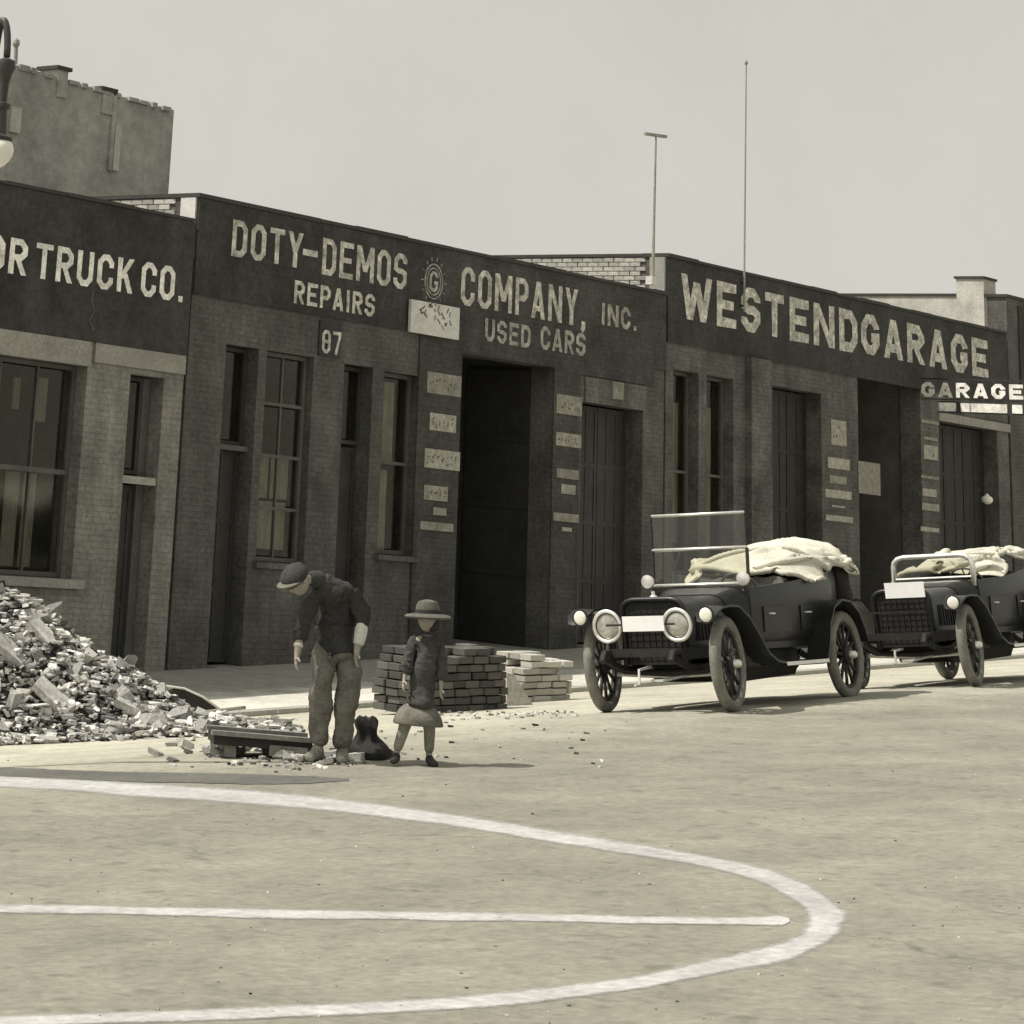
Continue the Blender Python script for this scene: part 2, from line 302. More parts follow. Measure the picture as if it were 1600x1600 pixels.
def painted_word(word, x0, x1, z0, z1, y, m, parent, off, tr=.28, along='x', gap=.26):
    wt = {'I': .38, 'M': 1.3, 'W': 1.5, '.': .38, ',': .38, '-': .85, 'N': 1.1, 'A': 1.05}
    H = z1-z0; tot = sum(wt.get(c, 1) for c in word)+gap*(len(word)-1); un = abs(x1-x0)/tot; t = un*tr; x = 0; sg = 1 if x1 > x0 else -1
    for ch in word:
        W = un*wt.get(ch, 1); b = MB(off)
        for si, (P, closed) in enumerate(glyph(ch, W, H, t)):
            q_ = closed == 'q'; closed = closed == 1; P = [Vector(p) for p in P]; n = len(P); Lp = []; Rp = []
            for i, p in enumerate(P):
                d1 = (p-P[i-1]).normalized() if (closed or i > 0) else None; d2 = (P[(i+1) % n]-p).normalized() if (closed or i < n-1) else None
                d1 = d1 or d2; d2 = d2 or d1; nn = Vector((-(d1+d2).y, (d1+d2).x))
                nn = nn.normalized() if nn.length > 1e-4 else Vector((-d1.y, d1.x)); cs = max(.55, nn.dot(Vector((-d1.y, d1.x))))
                f = t/2*(.84+.16*abs(nn.x))/cs
                j = 1+.10*noise.noise(Vector((x*7+p.x*9, p.y*9, z0*3+si)))
                if q_: nn = Vector((1, 0)); f = t*.52
                Lp.append(p+nn*f*j); Rp.append(p-nn*f*j)
            rg = list(range(n))+([0] if closed else [])
            for i in range(len(rg)-1):
                u, v = rg[i], rg[i+1]; vs = []
                for yy in (y-.0004*(i % 3)-.0013*si, y+.0035):
                    for q in (Lp[u], Lp[v], Rp[v], Rp[u]): vs.append((x0+sg*(x+q.x), yy, z0+q.y) if along == 'x' else (yy, x0+sg*(x+q.x), z0+q.y))
                b.add(vs, [(0, 1, 2, 3), (7, 6, 5, 4), (0, 4, 5, 1), (2, 6, 7, 3)]+([(1, 5, 6, 2)] if not closed and i == len(rg)-2 else [])+([(0, 3, 7, 4)] if not closed and i == 0 else []))
        b.build('letter', m, parent); x += W+un*gap
def skinned(name, vs, es, m, parent, sub=2, root=0, wr=0, seed=0):
    me = bpy.data.meshes.new(name); me.from_pydata([v[:3] for v in vs], es, [])
    ob = bpy.data.objects.new(name, me); C.objects.link(ob)
    bm = bmesh.new(); bm.from_mesh(me); sl = bm.verts.layers.skin.verify(); bm.verts.ensure_lookup_table()
    for i, v in enumerate(bm.verts):
        r = vs[i][3]; v[sl].radius = r if isinstance(r, tuple) else (r, r); v[sl].use_root = (i == root)
    bm.to_mesh(me); bm.free()
    sk = ob.modifiers.new('s', 'SKIN'); sk.use_smooth_shade = True; sk.branch_smoothing = .4
    sb = ob.modifiers.new('u', 'SUBSURF'); sb.levels = sb.render_levels = sub
    dg = bpy.context.evaluated_depsgraph_get(); me2 = bpy.data.meshes.new_from_object(ob.evaluated_get(dg)); ob.modifiers.clear()
    me2.materials.clear(); me2.materials.append(MT[m]); ob.data = me2; bpy.data.meshes.remove(me); me2.name = name
    for p in me2.polygons: p.use_smooth = True
    if wr:
        for v in me2.vertices:
            c = v.co; f_ = noise.noise(Vector((c.x*9+seed, c.y*9, c.z*6)))+.7*(.3-abs(noise.noise(Vector((c.x*13, c.y*13+seed, c.z*22)))))
            v.co = c+v.normal*wr*f_
    ob.parent = parent; return ob

# ================================================================ SETTING: ground
def ground_sheet(name, xs, ys, m, dz=0, und=0):
    b = MB(); nx, ny = len(xs), len(ys)
    b.add([(x, y, gz(x, y)+dz+und*noise.noise(Vector((x*.6, y*.6, 1)))) for y in ys for x in xs], [(j*nx+i, j*nx+i+1, (j+1)*nx+i+1, (j+1)*nx+i) for j in range(ny-1) for i in range(nx-1)])
    return b.build(name, m, smooth=True)
def lin(a, b, n): return [a+(b-a)*i/n for i in range(n+1)]
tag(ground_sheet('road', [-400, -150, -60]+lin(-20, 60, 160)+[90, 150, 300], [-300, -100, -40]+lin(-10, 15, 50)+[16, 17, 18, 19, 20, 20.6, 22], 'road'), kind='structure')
b = MB()
for x in (-400, 300): pass
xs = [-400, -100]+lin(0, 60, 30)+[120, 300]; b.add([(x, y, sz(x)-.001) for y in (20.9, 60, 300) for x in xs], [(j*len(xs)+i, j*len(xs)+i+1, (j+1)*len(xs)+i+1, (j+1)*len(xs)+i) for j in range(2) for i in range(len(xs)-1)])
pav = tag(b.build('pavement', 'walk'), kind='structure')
# kerb stones, each a piece of the pavement
km = MB().add([(0, 0, -.25), (1.78, 0, -.25+.089), (1.78, .18, -.25+.089), (0, .18, -.25), (0, .012, 0), (1.78, .012, .089), (1.78, .18, .089), (0, .18, 0)],
              [(0, 3, 2, 1), (4, 5, 6, 7), (0, 1, 5, 4), (1, 2, 6, 5), (2, 3, 7, 6), (3, 0, 4, 7)])
k0 = km.build('kerb_stone', 'kerb', pav); k0.location = (14, 20.72, sz(14)+.004)
for i in range(1, 24):
    x = 14+i*1.8; inst('kerb_stone', k0.data, pav, (x, 20.72+random.uniform(-.01, .01), sz(x)+.004))

# dark tapering strip laid on the road in front of the rubble
def ribbon(name, pairs, m, dz, jag=.02, seed=0, n=10, kind='structure', label=None, parent=None):
    b = MB(); P = []
    for i in range(len(pairs)-1):
        for k in range(n):
            t = k/n; P.append(tuple(Vector(a).lerp(Vector(c), t) for a, c in zip(pairs[i], pairs[i+1])))
    P.append(tuple(Vector(a) for a in pairs[-1])); vs = []
    for i, (a, c) in enumerate(P):
        d = (c-a).normalized()
        nf = lambda p_, k: noise.noise(Vector((p_.x*2.2, p_.y*2.2, seed+k)))+.5*noise.noise(Vector((p_.x*6, p_.y*6, seed+k)))
        g_ = .10*(c-a).length if m == 'chalk' else 0; a = a-d*(jag*nf(a, 0)+g_); c = c+d*(jag*nf(c, 4)+g_)
        for t in (0, .25, .5, .75, 1): q = a.lerp(c, t); vs.append((q.x, q.y, gz(q.x, q.y)+dz))
    b.add(vs, [(i*5+k, i*5+k+1, (i+1)*5+k+1, (i+1)*5+k) for i in range(len(P)-1) for k in range(4)])
    o = b.build(name, m, parent, smooth=True); tag(o, label, kind=kind)
    if m == 'chalk':
        A_ = o.data.attributes.new('edge', 'FLOAT', 'POINT')
        for i in range(len(o.data.vertices)): A_.data[i].value = (0, .5, 1, .5, 0)[i % 5]*(1 if 5 <= i < len(o.data.vertices)-5 else 0)
    return o
def pr(x0, y0, x1, y1): a = gnd(x0, y0); c = gnd(x1, y1); return (a.x, a.y, 0), (c.x, c.y, 0)
ribbon('dark_strip', [pr(-60, 1199, -60, 1211), pr(80, 1203, 80, 1217), pr(200, 1207, 200, 1222), pr(380, 1210, 380, 1226), pr(480, 1213, 480, 1225), pr(545, 1217, 545, 1221)], 'patch', .004, .05, 3)  # flat dark band just above the road, narrowing at its right end
# the white ring and the line through it
UP = [(-90, 1217, 17), (0, 1222, 17), (100, 1226, 18), (200, 1234, 21), (300, 1240, 21), (400, 1247, 21), (500, 1256, 20), (600, 1268, 19), (700, 1281, 18), (800, 1297, 18), (900, 1314, 18), (1000, 1329, 18), (1080, 1342, 17), (1150, 1357, 20), (1200, 1371, 25)]
LO = [(1150, 1504, 24), (1080, 1519, 22), (1000, 1536, 20), (900, 1549, 20), (800, 1561, 20), (700, 1570, 18), (500, 1580, 18), (300, 1588, 17), (100, 1594, 16), (-40, 1598, 16)]
prs = [pr(x, y-w_/2, x, y+w_/2) for x, y, w_ in UP]
prs += [pr(1262, 1382, 1238, 1408), pr(1295, 1402, 1256, 1420), pr(1318, 1424, 1264, 1432), pr(1323, 1437, 1268, 1440), pr(1316, 1456, 1264, 1448), pr(1290, 1475, 1254, 1458), pr(1245, 1497, 1222, 1474), pr(1200, 1509, 1190, 1484)]
prs += [pr(x, y+w_/2, x, y-w_/2) for x, y, w_ in LO]
ribbon('painted_ring', prs, 'chalk', .003, .022, 7, 8)
ribbon('painted_line', [pr(-90, 1412, -90, 1425)]+[pr(x, y0, x, y1) for x, y0, y1 in ((0, 1414, 1427), (200, 1418, 1430), (400, 1421.5, 1435), (600, 1425, 1438), (800, 1428.5, 1441), (1000, 1432, 1444), (1150, 1435, 1446), (1222, 1432, 1448), (1234, 1438, 1442))], 'chalk', .0035, .035, 11, 14)

# ================================================================ BUILDINGS
def wall(name, x0, x1, z0s, z1, ops, m, parent, off, y0=FY, th=.42, label=None):
    """solid front wall with openings (xa, xb, za, zb); z0s = bottom"""
    X = sorted(set([x0, x1]+[c for o_ in ops for c in o_[:2]])); Z = sorted(set([z0s, z1]+[c for o_ in ops for c in o_[2:]]))
    X = [c for c in X if x0 <= c <= x1]; Z = [c for c in Z if z0s <= c <= z1]
    solid = lambda i, j: 0 <= i < len(X)-1 and 0 <= j < len(Z)-1 and not any(o_[0] <= (X[i]+X[i+1])/2 <= o_[1] and o_[2] <= (Z[j]+Z[j+1])/2 <= o_[3] for o_ in ops)
    b = MB(off); y1 = y0+th
    for i in range(len(X)-1):
        for j in range(len(Z)-1):
            if not solid(i, j): continue
            a, c, e, f = X[i], X[i+1], Z[j], Z[j+1]
            b.add([(a, y0, e), (c, y0, e), (c, y0, f), (a, y0, f)], [(0, 1, 2, 3)])
            b.add([(a, y1, e), (c, y1, e), (c, y1, f), (a, y1, f)], [(3, 2, 1, 0)])
            if not solid(i-1, j): b.add([(a, y0, e), (a, y0, f), (a, y1, f), (a, y1, e)], [(0, 1, 2, 3)])
            if not solid(i+1, j): b.add([(c, y0, e), (c, y1, e), (c, y1, f), (c, y0, f)], [(0, 1, 2, 3)])
            if not solid(i, j-1): b.add([(a, y0, e), (a, y1, e), (c, y1, e), (c, y0, e)], [(0, 1, 2, 3)])
            if not solid(i, j+1): b.add([(a, y0, f), (c, y0, f), (c, y1, f), (a, y1, f)], [(0, 1, 2, 3)])
    return b.build(name, m, parent, label=label)
def box(name, x0, x1, y0, y1, z0, z1, m, parent, off, label=None): return MB(off).box(x0, x1, y0, y1, z0, z1).build(name, m, parent, label=label)
def copings(x0, x1, z, parent, off, seed=1, h=.05, y0=FY-.055, y1=FY+.48, m='coping'):
    rnd = random.Random(seed); x = x0
    while x < x1-.02:
        l_ = min(rnd.uniform(.8, 1.5), x1-x); dz = rnd.uniform(-.004, .014)
        box('coping_stone', x+.003, x+l_-.003, y0+rnd.uniform(-.01, .01), y1, z-h, z+dz, m, parent, off); x += l_
def window(x0, x1, z0, z1, parent, off, m='frame', cols=2, rows=2, y=FY+.2, curtains=(), name='window'):
    fr = MB(off); t = .055
    fr.box(x0, x0+t, y, y+.07, z0, z1); fr.box(x1-t, x1, y, y+.07, z0, z1); fr.box(x0+t, x1-t, y, y+.07, z0, z0+t); fr.box(x0+t, x1-t, y, y+.07, z1-t, z1)
    for k in range(1, cols): c = x0+(x1-x0)*k/cols; fr.box(c-.015, c+.015, y+.012, y+.058, z0+t, z1-t)
    f = fr.build(name, m, parent)
    for k in range(1, rows):
        c = z0+(z1-z0)*k/rows
        box('rail', x0+t, x1-t, y+.006, y+.064, c-.022, c+.022, m, f, off)
    for i in range(cols):
        for j in range(rows):
            a = x0+t+(x1-x0-2*t)*i/cols; e = z0+t+(z1-z0-2*t)*j/rows
            box('pane', a+.012, a+(x1-x0-2*t)/cols-.012, y+.03, y+.036, e+.02, e+(z1-z0-2*t)/rows-.02, 'glass', f, off)
    for (ca, cb, za, zb) in curtains:
        b = MB(off); n = 16; vs = []
        for i in range(n+1):
            x = ca+(cb-ca)*i/n; yy = y+.15+.02*math.sin(i*2.1)
            vs += [(x, yy, za), (x, yy, zb), (x, yy+.008, zb), (x, yy+.008, za)]
        b.loft([vs[i*4:i*4+4] for i in range(n+1)]).build('curtain', 'curtain', f, smooth=40)
    return f
def interior(x0, x1, z0, z1, parent, off, d=3.0, name='dark_interior'):
    b = MB(off); y0 = FY+.421; y1 = y0+d
    b.add([(x0, y0, z0), (x1, y0, z0), (x1, y1, z0), (x0, y1, z0), (x0, y0, z1), (x1, y0, z1), (x1, y1, z1), (x0, y1, z1)], [(0, 1, 2, 3), (4, 5, 6, 7), (1, 2, 6, 5), (2, 3, 7, 6), (3, 0, 4, 7)])
    return b.build(name, 'void', parent)
def door(x0, x1, z0, z1, parent, off, m='door', y=FY+.24, panels=(2, 3), name='door', handle=True):
    o = box(name, x0, x1, y+.03, y+.075, z0, z1, m, parent, off)
    fr = MB(off); t = .07
    y += .016; fr.box(x0, x0+t, y, y+.014, z0, z1); fr.box(x1-t, x1, y, y+.014, z0, z1)
    for k in range(panels[1]+1):
        c = z0+t/2+(z1-z0-t)*k/panels[1]; fr.box(x0+t, x1-t, y+.002, y+.014, c-t/2, c+t/2)
    for k in range(1, panels[0]):
        c = x0+(x1-x0)*k/panels[0]; fr.box(c-.025, c+.025, y+.004, y+.014, z0+t, z1-t)
    fr.build('door_rails', m, o)
    if handle: MB(off).lathe((x0+.06, y, z0+1.05), (0, -1, 0), [(0, .012), (.03, .012), (.035, .028), (.055, .028), (.06, .01)], 10).build('handle', 'iron', o)
    return o

# ---- left building: motor truck company
x0 = 14.0; xe = 26.93; off = (20.4, FY, sz(20.4)); zb = -3.2
T = empty('truck_company_garage', off, 'single storey garage at left with white MOTOR TRUCK CO. lettering on a dark fascia', 'building')
wx0, wx1, wz0, wz1 = 21.6, F(135, 600)[0], F(108, 905)[1], F(60, 562)[1]
dx0, dx1, dz1 = F(203, 600)[0], F(256, 600)[0], F(205, 584)[1]
wall('wall', x0, xe, zb, 3.96, [(wx0, wx1, wz0, wz1), (dx0, dx1, sz(26.2), dz1), (16.2, 19.4, wz0, wz1)], 'brick_l', T, off)
bz = F(60, 522)[1]
box('fascia', x0, xe-.002, FY-.035, FY-.002, bz, 3.955, 'band', T, off)
copings(x0-.05, xe-.005, 4.0, T, off, 3, .038)
box('lintel', x0, F(138, 560)[0], FY-.05, FY-.002, wz1, bz-.004, 'pale', T, off)
box('lintel', F(146, 560)[0], xe-.004, FY-.03, FY-.002, F(200, 566)[1]-.06, bz-.004, 'pale', T, off)
box('window_sill', wx0-.1, wx1+.15, FY-.11, FY+.1, wz0-.11, wz0, 'pale', T, off)
cx = lambda x, y: F(x, y)[0]
window(wx0+.01, wx1-.01, wz0+.01, wz1-.01, T, off, 'frame', 5, 1, curtains=[(cx(33, 820), cx(58, 820)-.02, F(50, 888)[1], F(60, 740)[1]), (cx(62, 820), cx(82, 820), F(50, 888)[1], F(60, 740)[1]), (cx(84, 640), cx(102, 640), F(90, 660)[1], F(90, 590)[1]), (cx(50, 620), cx(60, 620), F(50, 640)[1], F(50, 590)[1]), (cx(18, 620), cx(26, 620), F(20, 680)[1], F(20, 590)[1]), (22.0, 22.6, wz0+.1, .4)])
box('window_rail', wx0+.06, wx1-.06, FY+.175, FY+.198, F(60, 738)[1], F(60, 730)[1], 'frame', T, off)
window(16.21, 19.39, wz0+.01, wz1-.01, T, off, 'frame', 5, 2)
door(dx0+.02, dx1-.2, sz(26.2)+.04, F(220, 760)[1], T, off, 'door')
box('sidelight_jamb', dx1-.17, dx1-.02, FY+.22, FY+.36, sz(26.2)+.04, dz1-.02, 'frame', T, off)
box('transom_bar', dx0+.004, dx1-.004, FY+.02, FY+.14, F(220, 757)[1], F(220, 745)[1], 'frame_l', T, off)
window(dx0+.02, dx1-.2, F(220, 742)[1], dz1-.02, T, off, 'door', 1, 1, name='transom_window')
interior(wx0-.3, wx1+.3, wz0-.3, wz1+.3, T, off); interior(dx0-.1, dx1+.1, sz(26), dz1+.1, T, off, .8); interior(16, 19.6, wz0-.2, wz1+.2, T, off)
# painted words
zt, zbm = F(150, 395)[1]+.02, F(150, 450)[1]-.02
tz0, tz1 = F(160, 452)[1], F(160, 400)[1]+.02
painted_word('MOTOR', cx(38, 400)-2.05, cx(38, 420), tz0, tz1, FY-.041, 'let_white', T, off)
painted_word('TRUCK', cx(53, 400), cx(205, 430), tz0, tz1, FY-.041, 'let_white', T, off)
painted_word('CO.', cx(218, 430), cx(284, 450), tz0, tz1, FY-.041, 'let_white', T, off)
box('roof', x0, xe-.01, FY+.43, 44, 3.3, 3.4, 'roof', T, off)
box('side_wall', x0, x0+.3, FY+.43, 44, zb, 3.9, 'brick_m', T, off)
b = MB(off)                                              # crack running down the fascia
p0 = [F(142, 455), F(140, 470), F(144, 487), F(136, 500), F(143, 515)]
b.tube([(x, FY-.038, z) for x, z in p0], .012, 5).build('crack', 'frame', T)

# ---- middle building
xa, xe = 26.99, 39.02; off = (33, FY, sz(33)); zt = 4.62
zt = (F(310, 307)[1]+F(740, 395)[1]+F(1040, 452)[1])/3
D_ = empty('repair_garage', off, 'single storey garage with DOTY-DEMOS COMPANY, INC. painted along its dark parapet', 'building')
A = (F(355, 540)[0]-.02, F(404, 560)[0], sz(28), F(380, 541)[1]); Bw = (F(417, 560)[0], F(490, 570)[0], F(440, 880)[1], F(450, 552)[1])
Cc = (F(538, 575)[0], F(583, 580)[0], sz(30.5), F(560, 571)[1]); Dw = (F(600, 600)[0], F(655, 600)[0], F(620, 868)[1], F(630, 584)[1])
E_ = (F(720, 560)[0], F(864, 590)[0], sz(34), F(790, 562)[1]); G_ = (F(908, 700)[0], F(1004, 700)[0], sz(37), F(960, 635)[1])
wall('wall', xa, xe, zb, zt-.05, [A, Bw, Cc, Dw, E_, G_], 'brick_m', D_, off)
xm = F(655, 520)[0]
bz = F(480, 490)[1]+.0
box('fascia', xa+.002, xm, FY-.03, FY-.002, bz, zt-.052, 'band', D_, off)
# painted dark area round the big doorway, cut round the openings
wall('dark_paint_panel', xm+.002, G_[1]+.28, sz(33)-.2, zt-.052, [(E_[0]-.0, E_[1]+.0, sz(33)-.3, E_[3]), (E_[1]+.75, G_[1]+.29, sz(33)-.3, F(950, 592)[1])], 'brick_d', D_, off, FY-.03, .028)
box('fascia_upper', G_[1]+.282, xe-.002, FY-.03, FY-.002, F(1010, 575)[1], zt-.052, 'brick_d', D_, off)
copings(xa-.03, xe+.02, zt, D_, off, 5, .048)
box('lintel', E_[1]+.9, G_[1]+.05, FY-.028, FY-.002, G_[3]+.004, F(950, 594)[1], 'brick_w', D_, off)
door(A[0]+.02, A[1]-.02, A[2]+.05, F(380, 705)[1], D_, off, 'door'); window(A[0]+.02, A[1]-.02, F(380, 697)[1], A[3]-.02, D_, off, 'door', 1, 1, name='transom_window')
box('transom_bar', A[0]+.004, A[1]-.004, FY+.1, FY+.21, F(380, 705)[1], F(380, 697)[1], 'frame', D_, off)
window(Bw[0]+.01, Bw[1]-.01, Bw[2]+.01, Bw[3]-.01, D_, off, 'frame', 2, 4, y=FY+.12, curtains=[(Bw[0]+.1, Bw[0]+.5, F(440, 780)[1], F(440, 712)[1]), (Bw[0]+.54, Bw[1]-.1, F(440, 780)[1], F(440, 712)[1]), (Bw[0]+.1, Bw[1]-.12, F(440, 860)[1], F(440, 785)[1])])
box('window_sill', Bw[0]-.06, Bw[1]+.06, FY-.08, FY+.1, Bw[2]-.08, Bw[2], 'brick_m', D_, off)
door(Cc[0]+.02, Cc[1]-.02, Cc[2]+.05, F(560, 700)[1], D_, off, 'door'); window(Cc[0]+.02, Cc[1]-.02, F(560, 695)[1], Cc[3]-.02, D_, off, 'door', 1, 1, name='transom_window')
window(Dw[0]+.01, Dw[1]-.01, Dw[2]+.01, Dw[3]-.01, D_, off, 'frame', 1, 2, y=FY+.14, curtains=[(F(617, 650)[0], F(640, 650)[0], F(625, 725)[1], F(625, 597)[1]), (F(592, 800)[0]+.05, F(628, 800)[0], F(615, 862)[1], F(620, 735)[1])])
box('window_sill', Dw[0]-.06, Dw[1]+.06, FY-.08, FY+.1, Dw[2]-.08, Dw[2], 'brick_m', D_, off)
for o_ in (A, Bw, Cc, Dw): interior(o_[0]-.05, o_[1]+.05, o_[2]-.02, o_[3]+.05, D_, off, .9)
interior(E_[0]-.1, E_[1]+.1, E_[2]-.02, E_[3]+.1, D_, off, 2.4)
dl = box('garage_door', E_[0]-.06, E_[0]-.01, FY+.43, FY+1.7, E_[2]+.05, E_[3]-.03, 'door', D_, off); dr_ = box('garage_door', E_[1]+.01, E_[1]+.06, FY+.43, FY+1.7, E_[2]+.05, E_[3]-.03, 'door', D_, off)
for kk in range(5): zz_ = E_[2]+.1+kk*(E_[3]-E_[2]-.25)/4; box('rail', E_[1]-.012, E_[1]+.009, FY+.44, FY+1.68, zz_, zz_+.09, 'door', dr_, off); interior(G_[0]-.1, G_[1]+.05, G_[2]-.02, G_[3]+.1, D_, off, 4)
# one leaf of each large door stands open inside, dark
for (o_, nm) in ((G_, 'garage_door'),):
    mid = o_[0]+(o_[1]-o_[0])*.52
    for q, (l0, l1) in enumerate(((o_[0]+.02, mid-.01), (mid+.01, o_[1]-.02))):
        door(l0, l1, o_[2]+.05, o_[3]-.03, D_, off, 'door', FY+.3, (3, 4), nm, q == 0)
painted_word('DOTY', F(360, 370)[0], F(470, 390)[0], 3.60, 4.10, FY-.036, 'let_grey', D_, off)
box('lettering', F(470, 405)[0], F(495, 405)[0]-.03, FY-.036, FY-.0305, 3.80, 3.89, 'let_grey', D_, off)
painted_word('DEMOS', F(501, 400)[0], F(633, 420)[0], 3.58, 4.10, FY-.036, 'let_grey', D_, off)
painted_word('REPAIRS', F(457, 455)[0], F(583, 470)[0], 3.10, 3.42, FY-.036, 'let_grey', D_, off)
painted_word('COMPANY,', F(718, 440)[0], F(912, 480)[0], 3.52, 4.10, FY-.036, 'let_grey', D_, off)
painted_word('USED', F(755, 520)[0], F(826, 530)[0], 3.04, 3.38, FY-.036, 'let_dim', D_, off)
painted_word('CARS', F(842, 525)[0], F(912, 535)[0], 3.06, 3.42, FY-.036, 'let_dim', D_, off)
painted_word('INC.', F(937, 490)[0], F(992, 500)[0], 3.62, 3.97, FY-.036, 'let_dim', D_, off)
px_, pz_ = F(498, 510), F(530, 558)
pl = box('number_panel', px_[0], pz_[0], FY-.028, FY-.002, pz_[1]-.02, F(514, 502)[1], 'band', D_, off)
painted_word('87', F(501, 530)[0], F(530, 535)[0], F(515, 553)[1], F(515, 517)[1], FY-.033, 'let_grey', D_, off)
box('number_plate', F(955, 610)[0], F(972, 610)[0], FY-.036, FY-.0305, F(963, 624)[1], F(963, 597)[1], 'poster', D_, off)
# round emblem painted on the parapet
em = F(675, 440); b = MB(off)
for r_, th_ in ((.26, .012), (.20, .012)):
    n = 40; b.tube([(em[0]+r_*.86*math.cos(2*math.pi*k/n), FY-.032, em[1]+r_*math.sin(2*math.pi*k/n)) for k in range(n)], th_, 6, True)
for k in range(14):
    a_ = 2*math.pi*k/14; b.tube([(em[0]+.31*.86*math.cos(a_), FY-.032, em[1]+.31*math.sin(a_)), (em[0]+.37*.86*math.cos(a_), FY-.032, em[1]+.37*math.sin(a_))], .008, 5)
eo = b.build('emblem', 'let_dim', D_)
painted_word('G', em[0]-.11, em[0]+.11, em[1]-.15, em[1]+.15, FY-.036, 'let_dim', D_, off, .25)
# signboard below the emblem
s0, s1 = F(633, 497), F(709, 500)
sb = box('signboard', s0[0], s1[0], FY-.11, FY-.06, F(633, 513)[1]-.05, F(670, 474)[1], 'white', D_, off, 'white signboard with smudged dark lettering')
rnd = random.Random(2); b = MB(off); x = s0[0]+.2
while x < s1[0]-.2:
    w_ = rnd.uniform(.03, .10); zc_ = F(670, 490)[1]+rnd.uniform(-.03, .02); h_ = rnd.uniform(.06, .15)
    for _j in range(3): zq = zc_+rnd.uniform(-h_, h_); b.bar((x+rnd.uniform(-.03, .03), FY-.112, zq), (x+w_*rnd.uniform(.3, 1.4), FY-.112, zq+rnd.uniform(-.09, .09)), .003, rnd.uniform(.012, .03))
    x += w_+rnd.uniform(.015, .06)
tag(b.build('signboard_marks', 'frame', sb), kind='stuff')
for x in (s0[0]+.1, s1[0]-.1): MB(off).bar((x, FY-.06, F(670, 480)[1]), (x, FY-.0, F(670, 480)[1]), .03, .03).build('bracket', 'iron', sb)
def posters(lst, parent, off, mid='poster', y=FY-.033):
    for (xa_, ya_, xb_, yb_) in lst:
        p = F(xa_, ya_); q = F(xb_, yb_); zt_ = F((xa_+xb_)/2, ya_+2)[1]; zb_ = F((xa_+xb_)/2, yb_-2)[1]
        o = box('poster', p[0], q[0], y-.006, y, zb_, zt_, mid, parent, off)
        if zt_-zb_ > .2:
            b = MB(off); x = p[0]+.06
            while x < q[0]-.09:
                w_ = random.uniform(.03, .07); h_ = (zt_-zb_)*random.uniform(.3, .6); c = (zt_+zb_)/2
                for _j in range(2): zq = c+random.uniform(-h_/2, h_/2); b.bar((x, y-.008, zq), (x+w_*random.uniform(.2, 1.1), y-.008, zq+random.uniform(-.06, .06)), .002, random.uniform(.010, .020))
                x += w_+random.uniform(.03, .07)
            tag(b.build('poster_marks', 'frame_l' if mid == 'frame' else 'brick_m', o), kind='stuff')
posters([(665, 582, 717, 619), (669, 645, 709, 676), (661, 701, 715, 735), (660, 757, 696, 784), (674, 791, 694, 807), (654, 814, 705, 831),
         (867, 616, 906, 650), (866, 675, 905, 700), (867, 731, 901, 750), (874, 755, 896, 774), (862, 800, 901, 817), (875, 822, 890, 832)], D_, off)
box('roof', xa+.25, xe-.01, FY+.43, 46, 3.5, 3.6, 'roof', D_, off)
# parapet side walls in real courses of brick
def course_wall(parent, off, X, y0, y1, z0, z1, m='stone'):
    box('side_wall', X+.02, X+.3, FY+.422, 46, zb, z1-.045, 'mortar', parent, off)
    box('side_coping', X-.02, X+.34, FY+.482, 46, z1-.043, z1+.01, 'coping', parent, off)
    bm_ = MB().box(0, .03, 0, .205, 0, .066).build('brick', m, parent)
    me = bm_.data; first = True; z = z1-.125; r = 0
    while z > z0:
        y = FY+.43-(.11 if r % 2 else 0)
        while y < y1:
            p = (X-.008+random.uniform(-.004, .004)-off[0], y-off[1], z-off[2])
            if y >= FY+.42:
                if first: bm_.location = p; first = False
                else: inst('brick', me, parent, p, (0, 0, 0), (1, random.uniform(.94, 1.02), 1))
            y += .216
        z -= .078; r += 1
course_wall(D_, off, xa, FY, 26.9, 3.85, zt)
box('parapet_pier', xa-.03, xa+.25, FY+.02, FY+.3, 3.5, zt-.055, 'white', D_, off, 'whitewashed end pier of the parapet')
# ---- west end garage
xa, xe = 39.08, 51.9; off = (45, FY, sz(45)); zt = 5.02
zt = (F(1045, 397)[1]+F(1330, 465)[1]+F(1540, 510)[1])/3
W_ = empty('west_garage', off, 'single storey garage at right with WEST END GARAGE in large letters on its parapet', 'building')
o1 = (F(1052, 600)[0], F(1092, 600)[0], -.2, F(1072, 580)[1]); o2 = (F(1104, 600)[0], F(1146, 600)[0], -.2, F(1125, 589)[1])
o3 = (F(1200, 620)[0], F(1283, 630)[0], sz(43.5), F(1240, 608)[1]); o4 = (F(1340, 620)[0], F(1438, 640)[0], sz(47), F(1390, 590)[1]); o5 = (F(1467, 680)[0], 51.4, sz(50), F(1505, 664)[1])
wall('wall', xa, xe, zb, zt-.05, [o1, o2, o3, o4, o5], 'brick_w', W_, off)
bz = F(1190, 562)[1]
box('fascia', xa+.002, xe, FY-.03, FY-.002, bz, zt-.052, 'band', W_, off)
copings(xa-.03, xe+.02, zt, W_, off, 8, .048)
box('pilaster', F(1165, 600)[0], F(1197, 600)[0], FY-.12, FY-.002, sz(42)-.1, bz-.004, 'brick_w', W_, off)
for o_ in (o1, o2): window(o_[0]+.01, o_[1]-.01, o_[2]+.01, o_[3]-.01, W_, off, 'frame', 1, 2, curtains=[(o_[0]+.5, o_[0]+.72, .3, 2.6)]); interior(o_[0]-.05, o_[1]+.05, o_[2]-.02, o_[3]+.05, W_, off, .9)
for o_ in (o3, o4, o5):
    interior(o_[0]-.05, o_[1]+.05, o_[2]-.02, o_[3]+.05, W_, off, 4)
